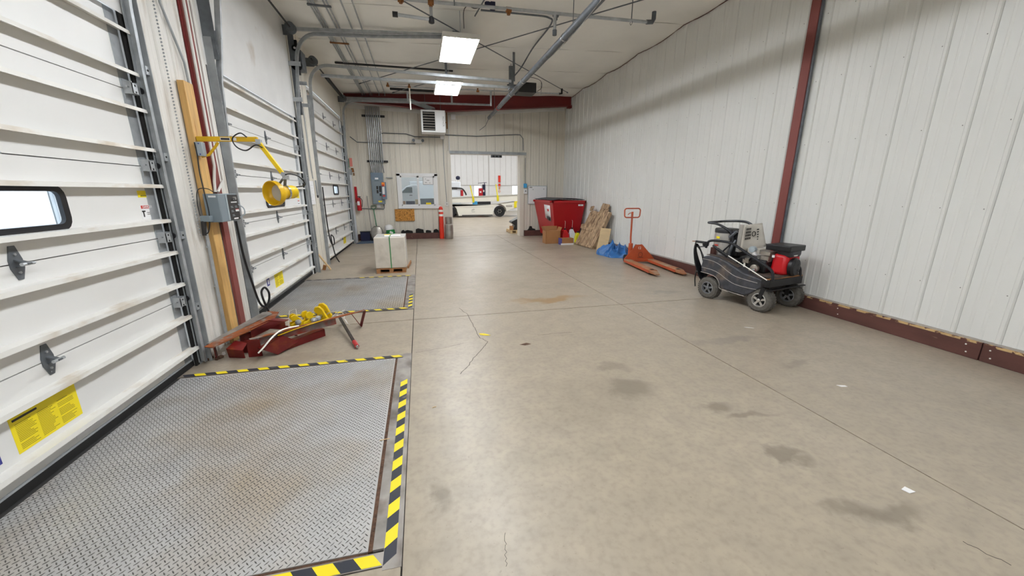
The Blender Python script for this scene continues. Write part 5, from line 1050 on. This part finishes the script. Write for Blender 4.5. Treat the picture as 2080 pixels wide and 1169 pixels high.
g.build('rail', t); g = G('black'); [g.box(x, x + .07, 12.955, 12.97, 2.62, 2.67) for x in (2.42, 2.53, 2.65)]; g.build('sensor', t, stuff=True)

# ================================================================ RIGHT SIDE
db = thing('dumpster', 'large red waste container with black lid in the far right corner', 'dumpster', (4.36, 11.9, 0))
T = [(3.82, 10.86), (4.865, 10.86), (4.865, 12.78), (3.82, 12.78)]; Bm = [(4.02, 11.12), (4.80, 11.12), (4.80, 12.62), (4.02, 12.62)]
g = G('bin'); g.add([(x, y, 1.20) for x, y in T] + [(x, y, .12) for x, y in Bm], [(0, 1, 5, 4), (1, 2, 6, 5), (2, 3, 7, 6), (3, 0, 4, 7), (7, 6, 5, 4), (0, 3, 2, 1)]); g.build('body', db, bevel=.01)
g = G('bin'); x0, x1, y0, y1 = 3.80, 4.88, 10.83, 12.81; g.box(x0, x1, y0, y0 + .05, 1.18, 1.25); g.box(x0, x1, y1 - .05, y1, 1.18, 1.25); g.box(x0, x0 + .05, y0, y1, 1.18, 1.25); g.box(x1 - .05, x1, y0, y1, 1.18, 1.25); g.build('rim', db, bevel=.006)
g = G('bin_lid'); 
def lidf(u, v): return (3.84 + u * 1.0, 10.87 + v * 1.9, 1.262 + .045 * math.sin(PI * u) + .006 * math.sin(v * 40))
g.sheet(lidf, 12, 60); g.build('lid', db, normals=False, solid=-.012)
g = G('bin'); g.cyl((3.74, 10.9, 1.22), (3.82, 10.9, 1.22), .025, n=10); g.cyl((3.74, 12.6, 1.22), (3.82, 12.6, 1.22), .025, n=10); g.build('lift_pin', db, stuff=True)
g = G('bin'); g.box(4.1, 4.2, 11.2, 12.6, 0, .12); g.box(4.62, 4.72, 11.2, 12.6, 0, .12); g.build('skid', db, stuff=True)
g = G('paper'); g.add([(3.832, 11.15, 1.10), (3.832, 11.72, 1.12), (3.905, 11.75, .70), (3.905, 11.20, .62)], [(0, 1, 2, 3)]); ob_ = g.build('notice', db, solid=.004)
g = G('label_dark'); g.add([(3.888, 11.22, .74), (3.880, 11.52, .77), (3.898, 11.52, .66), (3.902, 11.22, .64)], [(0, 1, 2, 3)]); g.m('label_red'); g.add([(3.842, 11.3, .99), (3.842, 11.45, .99), (3.858, 11.45, .92), (3.858, 11.3, .92)], [(0, 1, 2, 3)]); g.build('notice_print', db, solid=.012, stuff=True)
g = G('paper'); g.box(4.64, 4.80, 10.862, 10.868, 1.09, 1.14); g.build('number_tag', db); text('3071', .035, 'label_dark', db, (4.72, 10.861, 1.115), (PI / 2, 0, 0))
def open_box(name, label, x0, x1, y0, y1, h, fl_, cat='box'):
    t = thing(name, label, cat, ((x0 + x1) / 2, (y0 + y1) / 2, 0)); g = G('card'); w_ = .006
    g.box(x0, x1, y0, y0 + w_, .002, h); g.box(x0, x1, y1 - w_, y1, .002, h); g.box(x0, x0 + w_, y0, y1, .002, h); g.box(x1 - w_, x1, y0, y1, .002, h); g.box(x0, x1, y0, y1, 0, .004); g.build('body', t)
    for (a, b, c) in fl_: g = G('card'); g.extr([a, b, V(b) + V(c), V(a) + V(c)], (.003, .003, .0)); g.build('flap', t)
    return t
open_box('cardboard_box', 'open brown cardboard box before the red waste container', 3.58, 4.04, 10.70, 11.02, .38, (((3.58, 10.70, .38), (3.58, 11.02, .38), (-.06, 0, .12)), ((3.58, 11.02, .38), (4.04, 11.02, .38), (0, .01, .12)), ((4.04, 10.70, .38), (4.04, 11.02, .38), (.04, 0, .10)), ((3.70, 10.70, .38), (4.04, 10.70, .38), (0, .12, .01))))
sb = thing('small_box', 'low purple and tan carton before the fuel cans', 'box', (4.13, 10.45, 0)); g = G('card'); g.box(3.96, 4.32, 10.36, 10.56, .01, .19); g.build('body', sb, bevel=.004); g = G('purple'); g.box(3.925, 3.962, 10.36, 10.56, .0, .19); g.m('paper'); g.box(3.93, 4.325, 10.35, 10.36, 0, .045); g.build('printed_end', sb, stuff=True)
def jug(label, cx, cy, w_, d_, h, mk, spout=True, cat='fuel can', name='fuel_can', cap='black'):
    t = thing(name, label, cat, (cx, cy, 0)); g = G(mk); g.add([(cx + a * w_ / 2 * s_, cy + b * d_ / 2 * s_, z) for s_, z in ((1, .003), (1, h * .62), (.45, h * .92), (.35, h)) for a, b in ((-1, -1), (1, -1), (1, 1), (-1, 1))], [(0, 1, 2, 3)] + [(4 * k + i, 4 * k + (i + 1) % 4, 4 * k + 4 + (i + 1) % 4, 4 * k + 4 + i) for k in range(3) for i in range(4)] + [(12, 13, 14, 15)]); g.build('body', t, bevel=.012)
    g = G(cap); g.cyl((cx, cy, h), (cx, cy, h + .045), .03, .028, 12); g.build('cap', t); g = G(mk); g.tube(spline([(cx - w_ * .12, cy, h * .95), (cx - w_ * .42, cy, h * .93), (cx - w_ * .45, cy, h * .7)], 5), .012, 7); g.build('handle', t)
    if spout: g = G('hivis'); g.tube([(cx, cy, h + .04), (cx + .01, cy, h + .24), (cx - .01, cy, h + .27)], .005, 6); g.build('spout', t)
    return t
jug('red plastic fuel can between the cardboard box and the white can', 4.27, 10.95, .22, .2, .38, 'can_red'); jug('white plastic can standing right of the red one', 4.49, 10.92, .17, .19, .40, 'can_white')
jug('bright yellow can tilted at the foot of the weathered crate panel', 4.60, 10.72, .17, .12, .31, 'can_yellow', spout=False)
# weathered crate panel leaning on the wall
cp = thing('crate_panel', 'weathered plank crate panel leaning against the right wall', 'crate panel', (4.5, 9.9, 0))
b0, b1 = V(4.40, 10.42, 0), V(4.46, 9.36, 0); t0, t1 = V(4.84, 10.22, 1.10), V(4.86, 9.10, 1.02)
nrm = (b1 - b0).cross(t0 - b0).normalized(); nrm = nrm if nrm.x < 0 else -nrm
def PP(u, v, o=0): return (b0 + (b1 - b0) * u) * (1 - v) + (t0 + (t1 - t0) * u) * v + nrm * o
ends = [(0.0, .86), (.22, .90), (.43, 1.0), (.63, 1.02), (.82, .96)]
for i, (u, ve) in enumerate(ends):
    u1 = (ends[i + 1][0] if i < 4 else 1.0) - .012
    g = G('wood_grey'); g.extr([PP(u, .005), PP(u1, .005), PP(u1, ve), PP(u, ve)], nrm * .02); g.build('plank', cp, bevel=.002)
for v0, v1, u0, u1 in ((.40, .47, .0, .55), (.82, .90, .05, .5), (1.0, 1.12, .45, .78), (.02, .07, .1, .95)):
    g = G('wood_grey'); g.extr([PP(u0, v0, .021), PP(u1, v0, .021), PP(u1, v1, .021), PP(u0, v1, .021)], nrm * .022); g.build('cleat', cp, bevel=.002)
for u0, v0 in ((-.07, .88), (-.1, .42)): g = G('wood_grey'); g.extr([PP(u0, v0, .0), PP(u0 + .13, v0 + .03, .0), PP(u0 + .11, v0 + .13, .0), PP(u0 - .02, v0 + .1, .0)], nrm * .03); g.build('splintered_piece', cp)
g = G('wood_grey'); g.extr([PP(.97, 0, -.10), PP(.99, 0, -.10), PP(.99, .93, -.02), PP(.97, .93, -.02)], nrm * .09); g.build('edge_rail', cp)
t = thing('plywood_offcut', 'clean pale plywood rectangle leaning in front of the weathered crate panel', 'plywood', (4.6, 9.2, 0)); g = G('ply'); g.extr([(4.42, 9.06, 0), (4.67, 8.96, 0), (4.81, 9.04, .57), (4.57, 9.14, .59)], (.008, .010, 0)); g.build('sheet', t)
# tarp
random.seed(21)
ta = thing('blue_tarp', 'crumpled blue tarp on the floor behind the pallet jack', 'tarp', (4.55, 8.45, 0)); g = G('tarp')
def tf(u, v):
    a = 2 * PI * u; r = v; x = 4.56 + .38 * r * math.cos(a) * (1 + .15 * math.sin(3 * a + 1)); y = 8.34 + .50 * r * math.sin(a) * (1 + .12 * math.sin(4 * a))
    x = min(x, 4.89)
    z = .13 * (1 - r ** 1.6) * (1 + .4 * math.sin(2 * a + 2)) + .15 * (1 - abs(math.sin(9 * x + 3 * math.sin(7 * y + 2 * x)))) ** 1.5 * (1 - r * .5) + .11 * (1 - abs(math.sin(13 * y + 4 * math.sin(6 * x) + 2 * r))) ** 1.6 * (1 - .5 * r) + .012
    return (x, y, z if r < .99 else .002)
g.sheet(tf, 150, 46); g.build('cloth', ta, normals=False, ang=70)
# pallet jack
pj = thing('pallet_jack', 'orange-red hand pallet jack with forks toward the viewer', 'pallet jack', (4.56, 7.24, 0), local=True, rz=math.radians(-7.0))
for sx in (-1, 1):
    c = sx * .26; g = G('jack_w'); w_ = .08
    g.extr([(c - w_, 0, .035), (c + w_, 0, .035), (c + w_, 0, .085), (c + w_ * .8, 0, .092), (c - w_ * .8, 0, .092), (c - w_, 0, .085)], (0, -1.18, 0)); g.add([(c - w_, -1.18, .035), (c + w_, -1.18, .035), (c + w_, -1.18, .085), (c - w_, -1.18, .088), (c - w_ * .5, -1.36, .03), (c + w_ * .5, -1.36, .03), (c + w_ * .5, -1.36, .05), (c - w_ * .5, -1.36, .05)], [(3, 2, 1, 0), (4, 5, 6, 7), (0, 1, 5, 4), (1, 2, 6, 5), (2, 3, 7, 6), (3, 0, 4, 7)])
    o = g.build('fork', pj, bevel=.006); g = G('dark'); g.box(c - .035, c + .035, -1.17, -1.08, .0925, .0932); g.build('roller_slot', o); g = G('jack')
    g.box(c - w_ - .004, c - w_, -1.17, 0, .036, .084); g.box(c + w_, c + w_ + .004, -1.17, 0, .036, .084); g.build('side_plate', o, stuff=True)
    g = G('tire_b'); g.cyl((c - .045, -1.08, .035), (c + .045, -1.08, .035), .035, n=14); g.build('load_roller', pj)
g = G('jack'); g.extr([(-.34, .0, .04), (.34, .0, .04), (.34, .0, .10), (.065, .03, .40), (-.065, .03, .40), (-.34, .0, .10)], (0, .012, 0)); g.build('front_plate', pj, bevel=.003)
g = G('jack'); g.extr([(-.34, .012, .04), (-.34, .012, .10), (-.065, .042, .40), (-.065, .10, .40), (-.20, .12, .10), (-.2, .12, .04)], (.01, 0, 0)); g.extr([(.34, .012, .04), (.34, .012, .10), (.065, .042, .40), (.065, .10, .40), (.20, .12, .10), (.2, .12, .04)], (-.01, 0, 0)); g.box(-.33, .33, -.05, .0, .04, .085); g.build('gusset', pj, stuff=True)
text('12', .075, 'hivis', pj, (-.01, -.0, .33), (PI / 2 - .1, 0, 0))
g = G('label_dark'); g.tube([(.02 + .045 * math.cos(a), -.004, .19 + .05 * math.sin(a)) for a in [k * PI / 8 for k in range(16)]], .003, 4, closed=True); g.box(-.04, .09, -.005, -.001, .12, .126); g.build('faded_emblem', pj, stuff=True)
g = G('jack'); g.cyl((-.16, .12, .13), (-.16, .12, .42), .05, .045, 16); g.build('pump_body', pj)
for sx in (-1, 1): g = G('tire_b'); g.cyl((-.16 + sx * .05, .14, .085), (-.16 + sx * .11, .14, .085), .085, n=18); g.build('steer_wheel', pj)
g = G('jack'); g.tube([(-.16, .12, .36), (-.165, .14, .55), (-.165, .15, 1.0)], .019, 10); g.build('handle_tube', pj)
hp = []
for cx, cz_, a0 in ((.125, 1.11, 0), (-.125, 1.11, 90), (-.12, 1.02, 180), (.12, 1.02, 270)):
    for k in range(5): a = math.radians(a0 + k * 22.5); hp.append((-.165 + cx + .05 * math.cos(a), .15, cz_ + .05 * math.sin(a)))
g = G('jack'); g.tube(hp, .0135, 9, closed=True); g.build('handle_loop', pj); g = G('jack'); g.cyl((-.165, .15, .96), (-.165, .15, 1.09), .022, n=10); g.tube(spline([(-.165, .15, 1.06), (-.22, .14, 1.065), (-.27, .13, 1.03)], 4), .008, 6); g.build('release_lever', pj, stuff=True)

# ================================================================ PRESSURE WASHER
pw = thing('pressure_washer', 'black wheeled hot-water pressure washer with red engine by the right wall', 'pressure washer', (3.984, 4.474, 0), local=True, rz=math.atan2(-.974315, .225189))
# local frame: +x forward (toward viewer), +y away from wall is negative: y = -v
def pv(u, v, z): return (u, v, z)
W_ = .66
def wheel(u, v, r, w_, rim='rim', tire='tire', name='wheel', rr=.09):
    g = G(tire); s_ = .0; shell(g, [(rr, -w_ / 2), (r * .86, -w_ / 2), (r, -w_ / 2 + .018), (r, w_ / 2 - .018), (r * .86, w_ / 2), (rr, w_ / 2), (rr, -w_ / 2)], (u, v, r), (0, 1, 0), 32); o = g.build(name, pw)
    g = G(tire); 
    for k in range(30):
        a = 2 * PI * k / 30
        for q in (-.3, 0, .3): g.obox((u + (r + .001) * math.cos(a), v + q * w_, r + (r + .001) * math.sin(a)), (.006, w_ * .22, .022), (0, -a, 0))
    g.build('tread_blocks', o, stuff=True)
    for sd in (-1, 1):
        g = G(rim); shell(g, [(rr + .002, sd * (w_ / 2 - .002)), (rr - .010, sd * (w_ / 2 + .002)), (rr - .018, sd * (w_ / 2 - .02)), (rr - .018, 0), (rr + .002, 0), (rr + .002, sd * (w_ / 2 - .002))], (u, v, r), (0, 1, 0), 28)
        for k in range(5): a = 2 * PI * k / 5 + .3; g.bar((u + .02 * math.cos(a), v + sd * (w_ / 2 - .012), r + .02 * math.sin(a)), (u + (rr - .008) * math.cos(a), v + sd * (w_ / 2 - .014), r + (rr - .008) * math.sin(a)), .026, .008, up=(0, 1, 0))
        g.lathe([(.022, sd * (w_ / 2 - .03)), (.022, sd * (w_ / 2 + .002)), (.012, sd * (w_ / 2 + .008)), (.001, sd * (w_ / 2 + .009))], (u, v, r), (0, 1, 0), 14); g.build('rim', o)
        g = G('dark'); g.cyl((u, v + sd * (w_ / 2 - .03), r), (u, v + sd * (w_ / 2 - .025), r), rr - .014, n=24); g.build('hub_recess', o)
    return o
wheel(-.03, .06, .155, .12); wheel(-.03, W_ - .02, .155, .12); wheel(.70, .07, .155, .12, rim='stainless'); wheel(.72, W_ + .0, .155, .12, tire='tire')
g = G('black'); g.bar((.70, .015, .16), (.74, .01, .33), .05, .012, up=(0, 1, 0)); g.bar((.70, .13, .16), (.72, .13, .30), .05, .012, up=(0, 1, 0)); g.build('caster_fork', pw, stuff=True)
g = G('black'); g.bar((.72, W_ - .075, .16), (.72, W_ - .075, .31), .05, .012, up=(0, 1, 0)); g.build('caster_fork', pw)
side = [(-.16, .37), (-.17, .46), (-.15, .60), (-.05, .625), (.08, .615), (.22, .575), (.34, .52), (.46, .47), (.60, .445), (.70, .43), (.74, .40), (.72, .33), (.60, .22), (.52, .17), (.16, .19), (.145, .25), (.10, .32), (.03, .355), (-.06, .36)]
g = G('pw_black'); g.extr([pv(u, 0, z) for u, z in side], (0, W_, 0)); g.build('body_tank', pw, bevel=.018)
for dz, nm in ((0, 'body_groove'), (-.125, 'body_groove')):
    g = G('bare'); g.tube(spline([(-.155, -.0025, .565 + dz), (.0, -.0025, .555 + dz), (.12, -.0025, .52 + dz * .95), (.24, -.0025, .455 + dz * .9), (.36, -.0025, .405 + dz * .85), (.52, -.0025, .385 + dz * .8), (.66, -.0025, .375 + dz * .7)], 5), .0035, 5); g.build(nm, pw)
g = G('bare'); g.tube(spline([(-.16, -.0025, .37), (.0, -.0025, .36), (.10, -.0025, .325), (.15, -.0025, .25), (.165, -.0025, .192), (.3, -.0025, .178), (.52, -.0025, .165)], 4), .004, 5); g.build('wheel_arch_lip', pw)
g = G('pw_dusty'); g.extr([pv(u, .02, z) for u, z in ((-.12, .626), (.08, .618), (.22, .578), (.36, .520), (.36, .523), (.22, .583), (.08, .623), (-.12, .631))], (0, .1, 0)); g.build('dusty_top', pw)
g = G('pw_dusty'); g.box(.42, .80, .10, W_ - .04, .445, .47); g.build('engine_deck', pw)
# front bumper tray
g = G('black'); g.extr([pv(.70, -.005, .34), pv(.76, -.005, .335), pv(.80, .02, .335), pv(.83, W_ + .02, .335), pv(.79, W_ + .03, .335), pv(.66, W_ + .03, .34)], (0, 0, .10)); g.build('front_tray', pw, bevel=.008)
g = G('wood'); g.extr([pv(.74, -.006, .436), pv(.785, .018, .436), pv(.825, W_ + .02, .436), pv(.80, W_ + .02, .436), pv(.765, .03, .436)], (0, 0, .012)); g.build('tray_edge', pw)
g = G('black'); g.bar((.80, -.02, .30), (.84, W_ + .07, .31), .03, .014); g.build('axle_bar', pw)
# frame tubes
for v, nm in ((.03, 'frame_tube'), (W_ - .03, 'frame_tube')):
    g = G('pw_tube'); g.tube(spline([(-.15, v, .72), (-.13, v, .80), (-.06, v, .835), (.10, v, .84), (.22, v, .83), (.36, v, .77), (.55, v, .68), (.70, v, .61), (.79, v, .55), (.815, v, .47), (.815, v, .43)], 6), .017, 9); g.build(nm, pw)
g = G('pw_tube'); g.tube([(.21, .04, .82), (.10, .05, .70)], .011, 7); g.tube([(-.04, .03, .77), (.0, .02, .74), (.2, .0, .64)], .014, 7); g.build('brace_tube', pw, stuff=True)
g = G('pw_tube'); g.tube(spline([(.11, .22, .62), (.11, .22, .86), (.06, .22, .96), (-.06, .22, 1.02), (-.17, .22, 1.055), (-.30, .24, 1.06), (-.335, .30, 1.062), (-.33, .50, 1.065), (-.26, .54, 1.075), (-.05, .54, 1.09), (.08, .54, 1.08), (.18, .54, 1.03)], 6), .017, 9); g.build('push_handle', pw)
# burner tank and panel
g = G('stainless'); g.lathe([(.155, 0), (.155, .34), (.14, .352), (.0, .354)], (-.085, .36, .60), (0, 0, 1), 32); g.build('burner_tank', pw)
g = G('black'); shell(g, [(.158, .93), (.160, .975), (.150, .99), (.001, .992)], (-.085, .36, 0), (0, 0, 1), 30); g.build('tank_band', pw, ang=50)
g = G('yellow_l'); 
for z in (.865, .815): g.obox((-.105, .2035, z), (.055, .003, .03), (0, 0, -.1))
g.build('caution_sticker', pw, stuff=True); g = G('paper'); g.obox((-.115, .203, .70), (.07, .003, .06), (0, 0, -.15)); g.m('label_red'); g.obox((-.115, .201, .755), (.06, .003, .02), (0, 0, -.15)); g.build('warning_decal', pw, stuff=True)
g = G('black'); g.box(.04, .18, .25, .50, .62, .98); g.build('burner_housing', pw, bevel=.02)
g = G('galv_d'); g.tube([(.06, .22, .88), (.15, .22, .97)], .02, 8); g.tube(spline([(.1, .2, .62), (.12, .2, .75), (.14, .24, .85)], 5), .018, 8); g.build('burner_pipe', pw, stuff=True)
BLc, BRc, TRc, TLc = V(.245, .20, .70), V(.41, .50, .78), V(.31, .50, 1.09), V(.26, .20, 1.07)
def pan(s_, t_, o=0): return (BLc * (1 - s_) + BRc * s_) * (1 - t_) + (TLc * (1 - s_) + TRc * s_) * t_ + V(o, -o * .3, 0)
g = G('stainless_d'); g.sheet(lambda u, v: pan(u, v), 10, 10); g.build('control_panel', pw, solid=.008)
g = G('stainless'); g.extr([pv(.232, .19, .70), pv(.245, .19, 1.07), pv(.185, .21, 1.07), pv(.175, .21, .70)], (.006, .02, 0)); g.build('panel_edge', pw)
g = G('dark')
def onp(a, b, o=.014): return pan(a / .34, b / .36, o)
for i in range(4):
    for j in range(5): a = .03 + j * .018; b = .16 + i * .042; g.extr([onp(a, b), onp(a + .010, b), onp(a + .010, b + .028), onp(a, b + .028)], (.002, 0, 0))
for i in range(5): g.extr([onp(.215, .27 - i * .035), onp(.25 - i * .006, .27 - i * .035), onp(.25 - i * .006, .285 - i * .035), onp(.215, .285 - i * .035)], (.002, 0, 0))
g.tube([onp(.16 + .027 * math.cos(a), .225 + .032 * math.sin(a), .018) for a in [k * PI / 8 for k in range(16)]], .005, 5, closed=True); g.build('vent_slots', pw, stuff=True)
# engine
g = G('engine_red'); g.add([pv(*p) for p in ((.62, .26, .47), (.80, .26, .47), (.84, .56, .47), (.62, .56, .47), (.64, .27, .74), (.80, .30, .73), (.83, .55, .73), (.66, .54, .76))], [(3, 2, 1, 0), (4, 5, 6, 7), (0, 1, 5, 4), (1, 2, 6, 5), (2, 3, 7, 6), (3, 0, 4, 7)]); g.build('engine_shroud', pw, bevel=.04)
g = G('black'); g.lathe([(.115, -.02), (.118, .02), (.10, .045), (.05, .055), (.001, .056)], (.82, .42, .575), (1, .12, .0), 28); o = g.build('recoil_starter', pw)
g = G('pw_tube'); 
for k in range(24): a = 2 * PI * k / 24; c = V(.875, .4266, .575); u_ = V(-.12, 1, 0).normalized(); g.bar(c + u_ * .03 * math.cos(a) + V(0, 0, .03 * math.sin(a)), c + u_ * .095 * math.cos(a) + V(-.012, 0, .095 * math.sin(a)), .006, .006)
g.build('starter_ribs', o, stuff=True)
g = G('black'); g.box(.55, .85, .24, .58, .775, .85); g.build('air_filter_lid', pw, bevel=.012); g = G('bin_lid'); g.box(.66, .84, .30, .54, .70, .80); g.build('air_filter_base', pw, bevel=.03)
g = G('hivis'); g.obox((.835, .40, .725), (.02, .08, .012), (0, 0, .1)); g.build('engine_badge', pw); g = G('paper'); g.obox((.66, .25, .70), (.03, .01, .03), (0, 0, 0)); g.build('engine_sticker', pw)
g = G('alu'); g.box(.50, .62, .24, .40, .70, .745); g.box(.52, .62, .22, .30, .57, .69); g.box(.45, .52, .26, .34, .64, .68); g.m('steel'); g.cyl((.50, .215, .665), (.50, .24, .665), .022, n=14); g.build('cylinder_head', pw, stuff=True)
g = G('grey_l'); g.cyl((.39, .22, .755), (.39, .27, .755), .042, n=18); g.build('fuel_filter', pw); g = G('paper'); g.extr([pv(.40, .22, .70), pv(.46, .22, .68), pv(.43, .22, .73)], (0, .03, 0)); g.m('stainless_d'); g.box(.30, .46, .28, .52, .70, .76); g.build('filter_bracket', pw, stuff=True)
g = G('black'); g.box(.26, .62, .18, .50, .47, .64); g.build('pump_block', pw, bevel=.02); g = G('alu'); g.lathe([(.03, 0), (.05, .01), (.05, .05), (.03, .06)], (.52, .10, .53), (0, 1, 0), 16); g.box(.34, .42, .14, .20, .58, .64); g.box(.44, .50, .13, .2, .48, .52); g.m('steel'); g.cyl((.50, .09, .50), (.56, .09, .52), .02, n=10); g.build('pump_fittings', pw, stuff=True)
g = G('hivis'); g.tube([(.36, .16, .52), (.36, .16, .60)], .012, 8); g.m('hose'); g.tube(spline([(.26, .16, .52), (.28, .14, .60), (.34, .14, .64), (.40, .16, .60), (.46, .14, .66), (.56, .16, .62)], 5), .011, 7); g.build('pump_hose', pw, stuff=True)
g = G('hivis'); g.tube([(.14, -.03, .71), (.785, -.03, .44)], .0065, 8); g.build('spray_lance', pw); g = G('black'); g.tube([(.0, -.03, .775), (.24, -.03, .665)], .014, 8); g.build('lance_grip', pw)
# spray gun and hose coil at the rear
g = G('black'); g.tube([(-.34, .05, .79), (-.20, .05, .79)], .017, 9); g.lathe([(.001, -.03), (.04, -.02), (.045, .02), (.02, .04)], (-.175, .05, .765), (0, 0, 1), 14); g.tube(spline([(-.34, .05, .78), (-.345, .05, .73), (-.30, .05, .715), (-.18, .05, .735)], 4), .008, 6); g.build('spray_gun', pw, stuff=True); g = G('brass'); g.cyl((-.40, .05, .787), (-.34, .05, .79), .006, n=8); g.build('nozzle', pw)
g = G('hose')
for k in range(7):
    a0 = .03 * k; g.tube([(-.245 - .085 * math.cos(a) * (1 + .04 * k) - .008 * k, .05 + .02 * k + .09 * math.sin(a), .50 + (.255 - .008 * k) * math.cos(a + a0)) for a in [2 * PI * i / 24 for i in range(24)]], .010, 6, closed=True)
g.tube(spline([(-.25, .02, .40), (-.26, .02, .25), (-.24, .02, .13)], 4), .009, 6); g.build('hose_coil', pw, stuff=True)
g = G('brown'); g.box(-.16, -.10, .15, .45, .60, .72); g.build('rear_panel', pw)

# ================================================================ SMALL LITTER
def litter(label, pts, mk, name='debris_scrap', cat='litter', h=.003): t = thing(name, label, cat, (pts[0][0], pts[0][1], 0)); g = G(mk); g.extr([(x, y, .0012) for x, y in pts], (0, 0, h)); g.build('piece', t)
litter('small yellow leaf-like scrap lying past the long floor crack', [(.545, 3.85), (.60, 3.84), (.66, 3.77), (.60, 3.78), (.55, 3.81)], 'yellow_t')
litter('small white paper scrap near the right control joint', [(2.35, 1.13), (2.39, 1.14), (2.40, 1.10), (2.36, 1.10)], 'paper'); litter('white sliver on the floor toward the right wall', [(3.16, 2.06), (3.22, 2.04), (3.22, 2.02), (3.17, 2.03)], 'paper')
litter('white sliver near the pressure washer', [(3.53, 3.35), (3.60, 3.31), (3.61, 3.29), (3.54, 3.33)], 'paper'); litter('thin pale splinter beside the yellow tape', [(.0, 2.48), (.03, 2.49), (.03, 2.485), (.0, 2.475)], 'ply')
litter('dark smudge of rubber beyond the yellow leaf scrap', [(.90, 3.45), (.98, 3.48), (1.02, 3.44), (.95, 3.42)], 'rustgap', h=.001); litter('tiny wood splinter on the tread plate edge', [(-.33, 2.18), (-.27, 2.185), (-.27, 2.18), (-.33, 2.175)], 'ply')
